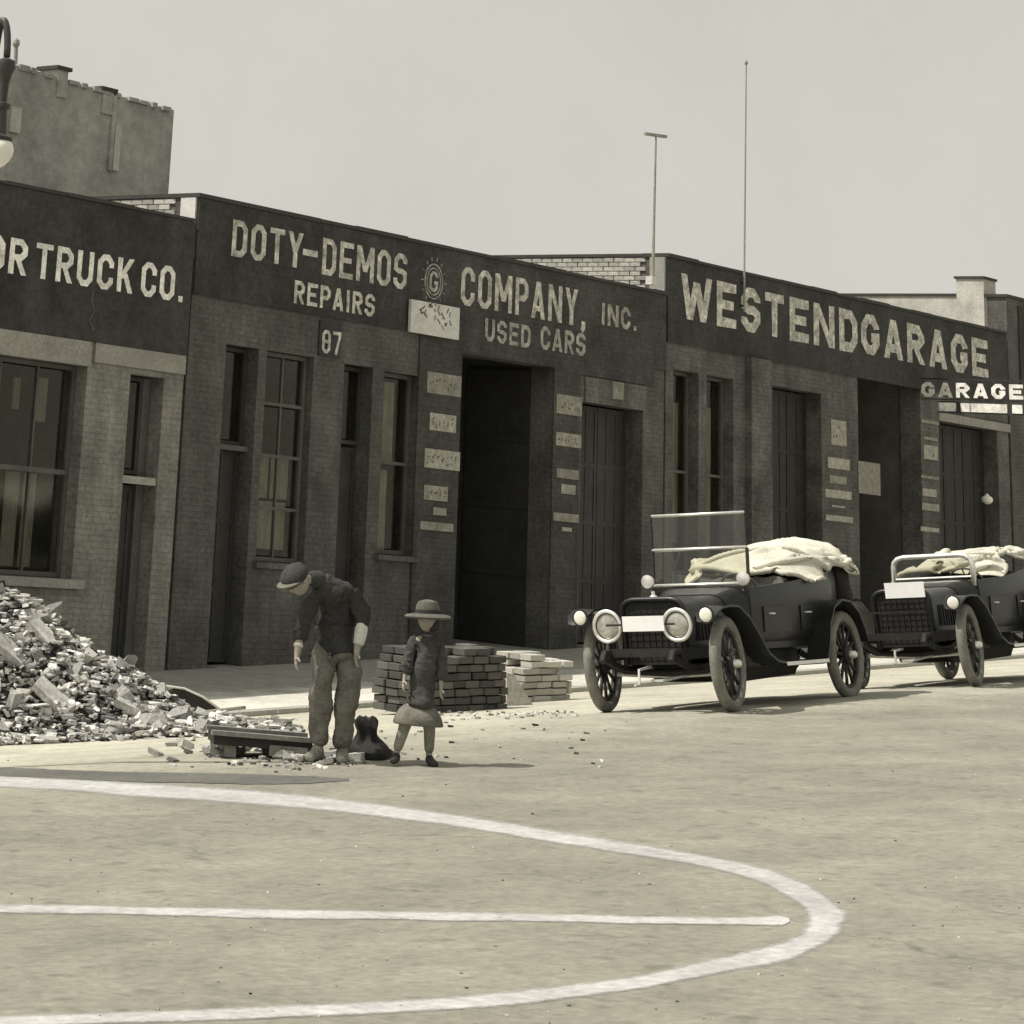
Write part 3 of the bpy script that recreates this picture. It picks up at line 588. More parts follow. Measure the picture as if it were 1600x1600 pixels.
for o_ in (o3, o5):
    n = 3; wd = (o_[1]-o_[0]-.04)/n
    for k in range(n): door(o_[0]+.02+wd*k+.006, o_[0]+.02+wd*(k+1)-.006, o_[2]+.05, o_[3]-.03, W_, off, 'spoke' if o_ is o3 else 'spoke', FY+.28, (2, 4), 'door_leaf', k == 1)
box('lintel', o5[0]-.05, xe, FY-.05, FY-.002, o5[3]+.004, F(1505, 651)[1], 'pale', W_, off)
posters([(1298, 655, 1322, 698), (1293, 714, 1327, 735), (1296, 742, 1322, 758), (1289, 764, 1330, 781), (1300, 788, 1320, 795), (1290, 804, 1332, 817),
         (1439, 655, 1467, 664), (1443, 681, 1464, 690), (1443, 694, 1465, 720), (1439, 742, 1466, 750), (1441, 762, 1463, 778), (1440, 785, 1467, 800), (1438, 822, 1467, 833)], W_, off, 'poster', FY-.004)
box('poster', F(1340, 745)[0]+.0, F(1374, 745)[0], FY-.02, FY-.01, F(1355, 772)[1], F(1355, 722)[1], 'poster', W_, off)
wz0_, wz1_ = 3.98, 4.74
painted_word('WEST', F(1062, 470)[0], F(1222, 500)[0], wz0_, wz1_, FY-.036, 'let_grey', W_, off)
painted_word('END', F(1231, 500)[0], F(1337, 520)[0], wz0_, wz1_, FY-.036, 'let_grey', W_, off)
painted_word('GARAGE', F(1343, 530)[0], F(1541, 560)[0], wz0_+.03, wz1_, FY-.036, 'let_grey', W_, off)
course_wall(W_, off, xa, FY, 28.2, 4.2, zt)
box('parapet_pier', xa-.04, xa+.25, FY+.02, FY+.32, 4.2, zt-.055, 'pale', W_, off)
box('roof', xa+.3, xe-.01, FY+.43, 46, 3.9, 4.0, 'roof', W_, off)
lp_ = F(1516, 782); lo_ = at(1516, 782, 88)
wl = MB().lathe((0, 0, 0), (0, 0, -1), [(0, .02), (.03, .04), (.06, .09), (.10, .11), (.15, .10), (.19, .05), (.2, .01)], 14).build('wall_lamp', 'globe'); wl.location = (50.3, FY-.28, lp_[1]+.15)
tag(wl, 'small white lamp hanging by the last doorway of the west garage', 'lamp')
MB().tube([(0, 0, 0), (0, 0, .12), (0, .14, .16), (0, .28, .16)], .012, 6).build('bracket', 'iron', wl)
# hanging sign
hs = empty('hanging_sign', (48.2, FY, F(1440, 600)[1]), 'white letters GARAGE on a sign projecting over the pavement', 'sign'); ho = hs.location
zz0, zz1 = 3.41, 3.68
MB(ho).bar((48.2, FY, 3.75), (48.2, 22.3, 3.75), .03, .03).bar((48.2, FY, 3.37), (48.2, 22.3, 3.37), .02, .02).build('bracket', 'iron', hs)
painted_word('GARAGE', FY-.02, 22.42, zz0, zz1, 48.17, 'let_white', hs, ho, along='y')
b = MB(ho).box(48.19, 48.21, 22.4, FY-.35, 3.12, 3.34).build('sign_panel', 'door', hs)
bb = MB(ho)
for (a_, c_) in ((.37, .72), (.82, 1.0), (1.02, 1.75), (1.85, 2.05)): bb.box(48.178, 48.188, FY-c_, FY-a_, 3.15, 3.31)
bb.build('lettering', 'let_white', hs)
# ---- next building
off = (58, FY, sz(58)); N_ = empty('corner_garage', off, 'taller pale sided building beyond the west garage with a square chimney on its wall', 'building')
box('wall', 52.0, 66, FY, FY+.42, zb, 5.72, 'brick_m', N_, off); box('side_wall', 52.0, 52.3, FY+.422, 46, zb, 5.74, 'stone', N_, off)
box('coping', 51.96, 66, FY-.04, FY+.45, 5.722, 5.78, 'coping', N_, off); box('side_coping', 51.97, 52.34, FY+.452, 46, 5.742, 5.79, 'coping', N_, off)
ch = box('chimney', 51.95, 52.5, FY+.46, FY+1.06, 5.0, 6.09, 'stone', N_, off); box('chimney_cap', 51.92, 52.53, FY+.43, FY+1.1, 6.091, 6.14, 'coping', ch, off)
box('roof', 52.31, 66, FY+.43, 46, 5.0, 5.1, 'roof', N_, off); box('fascia', 52.5, 66, FY-.03, FY-.002, 4.0, 5.6, 'band', N_, off)
box('doorway', 54, 57, FY-.02, FY-.002, sz(55), 3, 'door', N_, off)
# ---- building behind, left
YB = 38.0; off = (36, YB, sz(36)); B_ = empty('rear_building', off, 'tall grey brick building behind the truck garage with chimneys on its sloping top', 'building')
p = [F(-160, 62, YB), F(15, 99, YB), F(97, 122, YB), F(170, 145, YB), F(222, 160, YB), F(272, 172, YB)]
b = MB(off); ztop = 8.5
xr = p[-1][0]
pts = [(28.5, 8.75)]+[(a_, c_) for a_, c_ in p[1:]]
n = len(pts); vs = [(x, YB, z) for x, z in pts]+[(x, YB, -2) for x, z in pts]+[(x, YB+14, z) for x, z in pts]+[(x, YB+14, -2) for x, z in pts]
fs = [(i, i+1, n+i+1, n+i) for i in range(n-1)]+[(2*n+i, 2*n+i+1, 3*n+i+1, 3*n+i) for i in range(n-1)]+[(i, i+1, 2*n+i+1, 2*n+i) for i in range(n-1)]+[(0, n, 3*n, 2*n), (n-1, 2*n-1, 4*n-1, 3*n-1)]
b.add(vs, fs).build('wall', 'back', B_)
def chim(xa_, xb_, yt, yb_, d=.5, m='backpale'):
    a_ = F(xa_, yb_, YB); c_ = F(xb_, yb_, YB); t = F((xa_+xb_)/2, yt, YB)
    c = box('chimney', a_[0]+.04, c_[0]-.04, YB-.04, YB+d, a_[1]-.35, t[1]-.08, m, B_, off); box('chimney_cap', a_[0]-.04, c_[0]+.04, YB-.08, YB+d+.06, t[1]-.079, t[1], 'coping', c, off)
chim(87, 106, 104, 124, m='back'); chim(157, 178, 137, 150, m='back')
for (x_, ya, yb_, wd) in ((183, 195, 268, .09), (24, 168, 208, .14), (178, 150, 268, .05)):
    t = F(x_, ya, YB); q = F(x_, yb_, YB); box('pilaster', t[0]-wd, t[0]+wd, YB-.06, YB-.002, q[1], t[1], 'backpale' if wd > .06 else 'back', B_, off)
t = F(41, 68, YB); q = F(41, 100, YB); MB(off).tube([(q[0], YB+.3, q[1]-.3), (t[0], YB+.3, t[1])], .045, 8).lathe((t[0], YB+.3, t[1]-.05), (0, 0, 1), [(0, .05), (.06, .08), (.14, .06), (.18, .02)], 8).build('vent_pipe', 'back', B_)
for k in range(13):
    x = 36.1+k*.36+random.uniform(0, .1); z = p[1][1]+(p[-1][1]-p[1][1])*(x-p[1][0])/(p[-1][0]-p[1][0])
    box('coping_stone', x, x+random.uniform(.12, .33), YB-.03-.004*k, YB+.3, z-.08, z+random.uniform(.0, .045), 'back', B_, off)

MB(off).tube([(F(1158, 850, FY-.06)[0], FY-.06, -.9), (F(1160, 600, FY-.06)[0], FY-.06, F(1160, 566)[1])], .022, 8).build('drain_pipe', 'band', W_) if False else None
# ---- poles on the fronts
t, q = F(1025, 211, FY-.12), F(1020, 445, FY-.12)
tp = MB((q[0], FY-.12, q[1])); tp.tube([(q[0], FY-.12, q[1]), (q[0]+.01, FY-.12, 5.2), (t[0], FY-.12, t[1])], [.03, .024, .016], 8)
tp = tp.build('roof_pole', 'pole'); tp.location = (q[0], FY-.12, q[1]); tag(tp, 'short pole with a crossbar at the joint between the two garages', 'pole')
MB().bar((t[0]-q[0]-.34, 0, t[1]-q[1]-.03), (t[0]-q[0]+.32, 0, t[1]-q[1]+.02), .05, .05).build('crossbar', 'pole', tp)
MB().box(-.07, .07, -.03, .1, .0, .14).build('foot_bracket', 'white', tp)
t, q = F(1166, 100, FY-.1), F(1163, 418, FY-.1)
fp = MB((q[0], FY-.1, 4.3)); fp.tube([(q[0], FY-.1, 4.3), (q[0], FY-.1, q[1]), (t[0], FY-.1, t[1])], [.02, .018, .011], 8)
fp = fp.build('flagpole', 'pole'); fp.location = (q[0], FY-.1, 4.3); tag(fp, 'tall thin flagpole fixed to the front of the west garage', 'flagpole')
MB().tube([(0, 0, .1), (0, .1, .1)], .02, 6).tube([(0, 0, .5), (0, .1, .5)], .02, 6).build('bracket', 'iron', fp)
MB().lathe((t[0]-q[0], 0, t[1]-4.3-.02), (0, 0, 1), [(0, .015), (.03, .03), (.06, .03), (.09, .01)], 10).build('finial', 'pole', fp)

# ================================================================ street lamp at the left edge
base = gnd(-115, 1205); lamp_p = at(-4, 240, 186)
g_ = empty('street_lamp', base, 'iron street lamp with hooked arm and white globe at the left edge', 'street lamp')
O = base; u = (Vector((lamp_p.x, lamp_p.y, 0))-Vector((base.x, base.y, 0)))
lz = lambda y: at(-3, y, 186).z
MB(O).lathe(base, (0, 0, 1), [(0, .17), (.08, .17), (.1, .13), (.5, .11), (.6, .07), (2, .06), (4.5, .045)], 14).build('post', 'iron', g_, smooth=40)
zt_ = lz(16); pa = []
for k in range(17):
    a_ = math.pi*k/16; t_ = (1-math.cos(a_))/2*1.0; q = base+u*(t_*1.05); zz = base.z+4.4+(zt_-base.z-4.4)*math.sin(a_) if k < 9 else lz(80)+(zt_-lz(80))*math.sin(a_)
    pa.append((q.x, q.y, zz))
pa = [(base.x, base.y, base.z+4.4)]+pa[1:]
lc = Vector((pa[-1][0], pa[-1][1], 0))
MB(O).tube(pa, .030, 10).build('arm', 'iron', g_, smooth=True)
Z_ = lambda y: lz(y)
prof = [(Z_(82), .035), (Z_(86), .075), (Z_(98), .085), (Z_(108), .06), (Z_(125), .04), (Z_(155), .035), (Z_(158), .07), (Z_(164), .07), (Z_(168), .045), (Z_(200), .055), (Z_(208), .06), (Z_(213), .11), (Z_(217), .11)]
MB(O).lathe(lc, (0, 0, 1), prof[::-1], 16).build('lamp_housing', 'iron', g_, smooth=35)
cz = (Z_(218)+Z_(265))/2; hz = (Z_(218)-Z_(265))/2
MB(O).lathe(lc+Vector((0, 0, cz)), (0, 0, -1), [(-hz, .09), (-hz*.8, .115), (-hz*.4, .128), (0, .125), (hz*.4, .10), (hz*.75, .06), (hz, .01)], 20).build('globe', 'globe', g_, smooth=True)

# ================================================================ motor cars
def cloth(name, x0, x1, hw, H, slack, seed, parent):
    nx, ny = 84, 64; rs = np.random.RandomState(seed); gx_, gy_ = np.meshgrid(np.linspace(x0, x1, nx), np.linspace(-hw, hw, ny), indexing='ij')
    P = np.stack([gx_, gy_, H(gx_, gy_)+.10], -1)
    nf = np.array([[noise.noise(Vector((gx_[i, j]*4, gy_[i, j]*4, seed))) for j in range(ny)] for i in range(nx)]); P[..., 2] += .10*nf; P[..., 0] += .03*np.roll(nf, 5, 1); P[..., 1] += .03*np.roll(nf, 9, 0)
    dx = abs(x1-x0)/(nx-1)*slack; dy = 2*hw/(ny-1)*slack*.92; V = np.zeros_like(P)
    cons = [((1, 0), dx, 1), ((0, 1), dy, 1), ((1, 1), math.hypot(dx, dy), .6), ((1, -1), math.hypot(dx, dy), .6), ((2, 0), 2*dx, .22), ((0, 2), 2*dy, .22), ((4, 0), 4*dx, .05), ((0, 4), 4*dy, .05)]
    for it in range(170):
        V *= .93; V[..., 2] -= .0019; Q = P+V; Q[..., 0] = np.clip(Q[..., 0], x1-.03, x0+.05); Q[..., 1] = np.clip(Q[..., 1], -.86, .86)
        for k in range(7):
            for (a, b), L0, w_ in cons:
                if b >= 0: A = Q[:nx-a, :ny-b]; B = Q[a:, b:]
                else: A = Q[:nx-a, -b:]; B = Q[a:, :ny+b]
                d = B-A; l = np.sqrt((d**2).sum(-1, keepdims=True))+1e-9; c = d*(1-L0/l)*.5*w_*.5; A += c; B -= c
            hz = H(Q[..., 0], Q[..., 1])+.01; Q[..., 2] = np.maximum(Q[..., 2], hz)
        V = Q-P; P = Q
    m_ = MB(); vs = [tuple(v) for v in P.reshape(-1, 3)]; f = [(i*ny+j, (i+1)*ny+j, (i+1)*ny+j+1, i*ny+j+1) for i in range(nx-1) for j in range(ny-1)]
    me = bpy.data.meshes.new(name); me.from_pydata(vs, [], f); nn = [v.normal.copy() for v in me.vertices]; bpy.data.meshes.remove(me)
    n = len(vs); lo = [tuple(Vector(v)-q*.008) for v, q in zip(vs, nn)]; rim = [i*ny for i in range(nx)]+[(nx-1)*ny+j for j in range(1, ny)]+[i*ny+ny-1 for i in range(nx-2, -1, -1)]+[j for j in range(ny-2, 0, -1)]
    m_.add(vs+lo, f+[tuple(n+i for i in q[::-1]) for q in f]+[(rim[k], rim[(k+1) % len(rim)], n+rim[(k+1) % len(rim)], n+rim[k]) for k in range(len(rim))])
    return m_.build(name, 'canvas', parent, smooth=True)
def make_car(label, P_left, heading_deg, tall=True):
    """origin on the ground under the front axle; +x forward, +y the car's left"""
    hd = R_(heading_deg); fw = Vector((math.cos(hd), math.sin(hd), 0)); lf = Vector((-math.sin(hd), math.cos(hd), 0))
    o2 = P_left-lf*.70; 
    e = .5; z = lambda p: gz(p.x, p.y)
    fwd = (fw*e*2+Vector((0, 0, z(o2+fw*0)-z(o2-fw*3.0)))*(1/3.0)).normalized()
    up = fwd.cross(lf+Vector((0, 0, (z(o2+lf*.7)-z(o2-lf*.7))/1.4))).normalized(); left = up.cross(fwd).normalized()
    zc = (z(o2+lf*.7)+z(o2-lf*.7))/2
    root = empty('touring_car', (o2.x, o2.y, zc), label, 'car', None)
    root.rotation_euler = Matrix((fwd, left, up)).transposed().to_euler()
    WB = 3.2; TR = .70; WR = .455
    # wheels
    ty = MB().tube([(WR*.885*math.cos(2*math.pi*k/36), 0, WR*.885*math.sin(2*math.pi*k/36)) for k in range(36)], .060, 10, True).build('tyre', 'tyre', None, smooth=True)
    rm = MB().tube([((WR-.115)*math.cos(2*math.pi*k/36), 0, (WR-.115)*math.sin(2*math.pi*k/36)) for k in range(36)], .026, 8, True).build('rim', 'spoke', None, smooth=True)
    spk = MB().tube([(.06, 0, 0), (.2, 0, 0), (WR-.12, 0, 0)], [.024, .017, .021], 8).build('spoke', 'spoke', None, smooth=True)
    hubm = MB().lathe((0, -.08, 0), (0, 1, 0), [(0, .03), (.02, .055), (.05, .09), (.11, .09), (.14, .05), (.18, .045), (.2, .03)], 16)
    caps = {}
    for i, (x, y, st) in enumerate(((0, TR, 6), (0, -TR, 6), (-WB, TR, 0), (-WB, -TR, 0))):
        h = MB().lathe((0, -.07, 0), (0, 1, 0), [(0, .05), (.03, .09), (.11, .09), (.14, .05)], 16).build('wheel', 'spoke', root, smooth=35)
        h.location = (x, y, WR+.0); h.rotation_euler = (0, random.uniform(0, 1), R_(st))
        if i == 0: ty.parent = rm.parent = h; t2 = ty; spk.parent = h
        else: inst('tyre', ty.data, h, (0, 0, 0)); inst('rim', rm.data, h, (0, 0, 0)); inst('spoke', spk.data, h, (0, 0, 0))
        for k in range(1, 12): inst('spoke', spk.data, h, (0, 0, 0), (0, 2*math.pi*k/12, 0))
        MB().lathe((0, .07 if y > 0 else -.07, 0), (0, 1 if y > 0 else -1, 0), [(0, .045), (.05, .04), (.07, .025)], 12).build('hub_cap', 'bright', h, smooth=35)
    # chassis
    b = MB()
    for s in (-1, 1):
        b.bar((.45, s*.38, .56), (-3.45, s*.38, .6), .06, .11)
        b.tube([(.66, s*.38, .50), (.6, s*.38, .58), (.45, s*.38, .58)], .035, 8)
    for x in (.45, -.9, -2.2, -3.4): b.bar((x, -.38, .58), (x, .38, .58), .06, .08)
    b.build('chassis_frame', 'chassis', root)
    for x, nm in ((0, 'front_axle'), (-WB, 'rear_axle')):
        b = MB().tube([(x, -TR+.06, WR), (x, -.45, WR-.06), (x, 0, WR-.08), (x, .45, WR-.06), (x, TR-.06, WR)], .032, 8)
        if x: b.lathe((x-.14, 0, WR-.04), (1, 0, 0), [(0, .05), (.06, .14), (.2, .14), (.26, .05)], 14)
        b.build(nm, 'chassis', root, smooth=40)
    for s in (-1, 1):
        for xc in (.02, -WB): MB().sheet([(xc+d, s*.38, .50-.10*(1-(d/.55)**2)) for d in (-.55, -.4, -.2, 0, .2, .4, .55)], .05, .045).build('leaf_spring', 'chassis', root)
    MB().tube([(-.12, -TR+.1, .36), (-.14, 0, .33), (-.12, TR-.1, .36)], .018, 8).tube([(-.10, .2, .35), (.12, .02, .30), (.14, -.1, .30)], .016, 6).build('tie_rod', 'bright', root)
    MB().tube([(.35, 0, .44), (.62, 0, .42), (.64, 0, .28), (.74, 0, .28)], .014, 8).build('crank_handle', 'bright', root, smooth=40)
    MB().loft([[Vector((x, -w_, .50)), Vector((x, -w_*.8, z_)), Vector((x, w_*.8, z_)), Vector((x, w_, .50))] for x, w_, z_ in ((-.25, .25, .42), (-.5, .40, .30), (-1.4, .42, .27), (-2.7, .42, .30), (-2.95, .3, .42))]).build('undertray', 'chassis', root)
    # radiator
    def arch(x, w, zb_, zt, rr=.14, n=7):
        P = [Vector((x, -w, zb_))]+[Vector((x, -w+rr-rr*math.cos(a), zt-rr*.7+rr*.7*math.sin(a))) for a in [math.pi/2*k/n for k in range(n+1)]]
        P += [Vector((x, w-rr+rr*math.sin(a), zt-rr*.7+rr*.7*math.cos(a))) for a in [math.pi/2*k/n for k in range(n+1)]]+[Vector((x, w, zb_))]
        return P
    MB().loft([arch(.16, .33, .50, 1.17), arch(.06, .33, .50, 1.17)]).build('radiator_core', 'chassis', root)
    b = MB()
    P = arch(.17, .345, .48, 1.19, .15)
    b.tube([tuple(p) for p in P], .03, 8).build('radiator_shell', 'black', root, smooth=True)
    b = MB()
    for k in range(9): y = -.28+.07*k; b.bar((.168, y, .54), (.168, y, 1.08), .008, .008)
    for k in range(8): zz = .56+.07*k; b.bar((.169, -.3, zz), (.169, .3, zz), .006, .006)
    b.build('radiator_grille', 'chassis', root)
    MB().lathe((.11, 0, 1.18), (0, 0, 1), [(0, .05), (.04, .045), (.06, .02), (.1, .02)], 12).build('radiator_cap', 'bright', root, smooth=40)
    # bonnet, cowl, body
    MB().loft([arch(.05, .32, .62, 1.16, .15), arch(-.5, .35, .62, 1.19, .16), arch(-.95, .38, .62, 1.22, .17)]).build('bonnet', 'black', root, smooth=35)
    MB().loft([arch(-.955, .39, .6, 1.23, .18), arch(-1.12, .46, .6, 1.28, .2), arch(-1.3, .54, .6, 1.31, .22)]).build('cowl', 'black', root, smooth=35)
    for s in (-1, 1):
        b = MB()
        for k in range(7): b.bar((-.2-.09*k, s*(.345+.0045*k+.004), .74), (-.2-.09*k, s*(.345+.0045*k+.004), 1.0), .02, .012)
        b.build('bonnet_louvres', 'black', root)
    def shell(s):
        xs = [-1.3, -1.6, -2.1, -2.6, -3.1, -3.45, -3.62]; ws = [.54, .60, .635, .65, .64, .58, .48]; tz = [1.29, 1.31, 1.34, 1.39, 1.45, 1.47, 1.45]
        rings = [[Vector((x, s*(w-.10), .60)), Vector((x, s*w, .78)), Vector((x, s*(w+.015), t-.1)), Vector((x, s*w, t)), Vector((x, s*(w-.05), t)), Vector((x, s*(w-.05), .62))] for x, w, t in zip(xs, ws, tz)]
        return MB().loft(rings).build('body_side', 'black', root, smooth=35)
    shell(1); shell(-1)
    b = MB(); rings = []
    for k in range(9):
        a_ = math.pi*k/8; y = -.50*math.cos(a_); x = -3.6-.13*math.sin(a_); rings.append([Vector((x, y, .62)), Vector((x-.03, y*1.02, .9)), Vector((x, y, 1.36)), Vector((x+.05, y*.95, 1.36)), Vector((x+.05, y*.95, .62))])
    b.loft(rings).build('body_back', 'black', root, smooth=35)
    box_ = lambda nm, a, c, d, e_, f, g, m, p=root, lab=None: MB().box(a, c, d, e_, f, g).build(nm, m, p, label=lab)
    box_('floor', -3.6, -1.3, -.5, .5, .60, .66, 'chassis')
    for s in (-1, 1):
        for (a, c) in ((-1.5, -2.05), (-2.3, -2.85)):
            d = MB()
            w1 = .625 if a > -2 else .672
            def bw(x):
                X_ = [-1.3, -1.6, -2.1, -2.6, -3.1]; W_2 = [.54, .60, .635, .65, .64]
                for i in range(4):
                    if X_[i+1] <= x <= X_[i]: t = (X_[i]-x)/(X_[i]-X_[i+1]); return W_2[i]+(W_2[i+1]-W_2[i])*t
            P4 = [(a, .80), ((a+c)/2, .80), (c, .80), (c, 1.08), ((a+c)/2, 1.08), (a, 1.08)]
            d.add([(x, s*(bw(x)+.002+.015*(z-.78)/.3), z) for x, z in P4]+[(x, s*(bw(x)+.009+.015*(z-.78)/.3), z) for x, z in P4], [(5, 4, 3, 2, 1, 0), (6, 7, 8, 9, 10, 11)]+[(i, (i+1) % 6, (i+1) % 6+6, i+6) for i in range(6)]); d = d.build('door', 'black', root); w1 = bw(a)
            MB().tube([(a-.1, s*(w1+.02), 1.0), (a-.1, s*(w1+.05), 1.0), (a-.2, s*(w1+.05), 1.0)], .01, 6).build('handle', 'bright', d)
    for xc, nm in ((-2.0, 'front_seat'), (-3.1, 'rear_seat')):
        s_ = box_(nm, xc-.28, xc+.24, -.52, .52, .68, .92, 'leather')
        rr = [[Vector((xc-.30, y, .9)), Vector((xc-.19, y, .92)), Vector((xc-.25, y, 1.40+(.02 if k % 2 else 0))), Vector((xc-.36, y, 1.38))] for k, y in enumerate([-.52+.104*k for k in range(11)])]
        MB().loft(rr).build('seat_back', 'leather', s_, smooth=40)
    # steering
    st = MB().tube([(-1.62+.05*0, .30, 1.28)]*1+[(-1.2, .30, .98)], .016, 8).build('steering_column', 'chassis', root)
    ax = Vector((-.8, 0, .6)).normalized(); q = Vector((0, 1, 0)); t_ = ax.cross(q); cc = Vector((-1.63, .30, 1.29))
    MB().tube([cc+(q*math.cos(2*math.pi*k/28)+t_*math.sin(2*math.pi*k/28))*.2 for k in range(28)], .014, 8, True).tube([cc-q*.2, cc+q*.2], .01, 6).tube([cc-t_*.2, cc+t_*.2], .01, 6).build('steering_wheel', 'leather', st, smooth=True)
    # wings and running boards
    for s in (-1, 1):
        yc = s*(TR+.02)
        path = [(.50, .86), (.44, .93), (.30, .985), (.12, 1.0), (-.12, .99), (-.36, .88), (-.58, .70), (-.76, .52), (-.95, .44), (-1.15, .42)]
        if True:
            w_ = [.17, .23, .24, .24, .24, .24, .24, .26, .28, .28]
            MB().sheet([(x, yc, z_) for x, z_ in path][::-1], w_[::-1], .02).build('front_wing', 'black', root, smooth=50)
        path = [(-2.35, .42), (-2.45, .56), (-2.55, .78), (-2.72, .95), (-2.95, 1.02), (-3.2, 1.0), (-3.42, .88), (-3.55, .70), (-3.60, .58)]
        MB().sheet([(x, yc, z_) for x, z_ in path][::-1], .25, .02).build('rear_wing', 'black', root, smooth=50)
        rb = box_('running_board', -2.36, -1.15, yc-.15, yc+.13, .405, .43, 'chassis')
        MB().box(-2.34, -1.17, yc-.151 if s < 0 else yc+.131, yc-.157 if s < 0 else yc+.137, .40, .436).build('running_board_trim', 'bright', rb)
        box_('side_valance', -2.5, -.9, s*.46, s*.475, .43, .62, 'chassis')
    # lamps
    for s in (-1, 1):
        if not tall: pass
        if tall:
         hl = MB().lathe((.28, s*.39, .93), (1, 0, 0), [(0, .03), (.02, .07), (.07, .115), (.15, .15), (.17, .155)], 24).build('headlight', 'black', root, smooth=35)
         MB().tube([(.455, s*.39+.148*math.cos(2*math.pi*k/28), .93+.148*math.sin(2*math.pi*k/28)) for k in range(28)], .020, 8, True).build('headlight_rim', 'bright', hl, smooth=True)
         MB().lathe((.43, s*.39, .93), (1, 0, 0), [(0, .14), (.01, .14), (.03, .1), (.04, .02)], 24).build('lens', 'lens', hl, smooth=True)
         MB().bar((.34, s*.39, .62), (.34, s*.39, .82), .03, .03).build('bracket', 'chassis', hl)
        sl = MB().lathe((.40, s*.70+.05, 1.03), (1, 0, 0), [(0, .02), (.02, .045), (.1, .06), (.12, .085), (.14, .085)], 18).build('side_lamp', 'chassis', root, smooth=35)
        MB().lathe((.536, s*.70+.05, 1.03), (1, 0, 0), [(0, .072), (.008, .066), (.014, .04), (.016, .01)], 16).build('lens', 'globe', sl, smooth=True)
    if tall: box_('number_plate', .50, .508, -.19, .27, .86, 1.02, 'plate')
    else: box_('number_plate', .50, .508, -.06, .42, 1.10, 1.29, 'plate')
    MB().bar((.497, -.38, .93), (.497, .38, .93), .015, .02).build('lamp_bar', 'chassis', root)
    # windscreen
    if tall:
        ws = MB()
        X0, X1 = -1.3, -1.3; hw = .55
        fr = ws.bar((-1.31, -hw, 1.30), (-1.31, hw, 1.30), .02, .03).build('windscreen', 'chassis', root)
        for s in (-1, 1): MB().bar((-1.30, s*hw, 1.27), (-1.36, s*hw, 1.73), .028, .028).build('stanchion', 'chassis', fr)
        for zz, xx, r_ in ((1.34, -1.31, .020), (1.74, -1.365, .019)): MB().tube([(xx, -hw, zz), (xx, hw, zz)], r_, 8).build('windscreen_rail', 'bright', fr, smooth=True)
        MB().tube([(-1.40, -hw+.01, 2.13), (-1.40, hw-.01, 2.13)], .017, 8).build('windscreen_rail', 'bright', fr, smooth=True)
        for s in (-1, 1): MB().tube([(-1.365, s*hw, 1.76), (-1.40, s*hw, 2.12)], .010, 6).build('upper_frame', 'chassis', fr)
        MB().add([(-1.315, -hw, 1.36), (-1.315, hw, 1.36), (-1.36, hw, 1.72), (-1.36, -hw, 1.72), (-1.321, -hw, 1.36), (-1.321, hw, 1.36), (-1.366, hw, 1.72), (-1.366, -hw, 1.72)], [(0, 1, 2, 3), (7, 6, 5, 4)]).build('glass', 'glass', fr)
        MB().add([(-1.37, -hw, 1.76), (-1.37, hw, 1.76), (-1.40, hw, 2.11), (-1.40, -hw, 2.11), (-1.376, -hw, 1.76), (-1.376, hw, 1.76), (-1.406, hw, 2.11), (-1.406, -hw, 2.11)], [(0, 1, 2, 3), (7, 6, 5, 4)]).build('glass', 'glass', fr)
        for s in (-1, 1):
            MB().lathe((-1.24, s*(hw-.0), 1.39), (1, 0, 0), [(0, .02), (.03, .06), (.09, .07), (.1, .03)], 14).build('cowl_lamp', 'bright', root, smooth=35)
    else:
        ws = MB(); hw = .5
        P = [(-1.3, -hw, 1.22)]+[(-1.34, -hw+.14-.14*math.cos(a), 1.50+.12*math.sin(a)) for a in (0, .5, 1.0, 1.57)]+[(-1.34, hw-.14+.14*math.sin(a), 1.50+.12*math.cos(a)) for a in (0, .5, 1.0, 1.57)]+[(-1.3, hw, 1.22)]
        fr = ws.tube(P, .035, 8).build('windscreen', 'bright', root, smooth=True)
        MB().tube([(-1.31, -hw, 1.34), (-1.31, hw, 1.34)], .016, 8).build('windscreen_rail', 'bright', fr)
        MB().box(-1.335, -1.33, -hw+.03, hw-.03, 1.24, 1.58).build('glass', 'glass', fr)
    # folded top: rumpled pale canvas
    def rag(nm, xs, yw, zc_, rz, m, amp, seed, ny=None, lab=None, flat=False):
        rings = []; n = 34
        for i, x in enumerate(xs):
            ring = []
            for k in range(n):
                a_ = 2*math.pi*k/n; c_, s_ = math.cos(a_), math.sin(a_)
                y = yw[i]*abs(c_)**.6*(1 if c_ > 0 else -1); z_ = zc_[i]+rz[i]*abs(s_)**.7*(1 if s_ > 0 else -1)
                v = Vector((x*6.5, y*3.0, z_*3.6+seed)); d = amp*(noise.noise(v)+1.2*(.3-abs(noise.noise(v*1.9)))+.35*noise.noise(v*5))
                ring.append(Vector((x+amp*.6*noise.noise(v+Vector((7, 0, 0))), y+d*c_, z_+d*s_*(.45 if s_ > 0 else 1.1))))
            rings.append(ring)
        return MB().loft(rings).build(nm, m, root, smooth=34, label=lab)
    N = 34
    if tall:
        cloth('folded_hood_canvas', -2.22, -4.0, .92, lambda x, y: np.where(np.abs(y) > .70, 1.12, 1.30+np.interp(x, [-4.0, -3.4, -2.9, -2.4, -2.2], [.50, .50, .44, .30, .14])*np.clip(1-(np.abs(y)/.72)**3, 0, 1)+.035*np.sin(9*x+3*y)), 1.42, 5, root)
        xs = [-3.66-.42*i/12 for i in range(13)]
        rag('hood_cover', xs, [.62-.02*abs(i-4) for i in range(13)], [1.42-.03*i for i in range(13)], [.16+.26*math.sin(math.pi*(i+1)/14) for i in range(13)], 'tarp', .06, 11)
        b = MB()
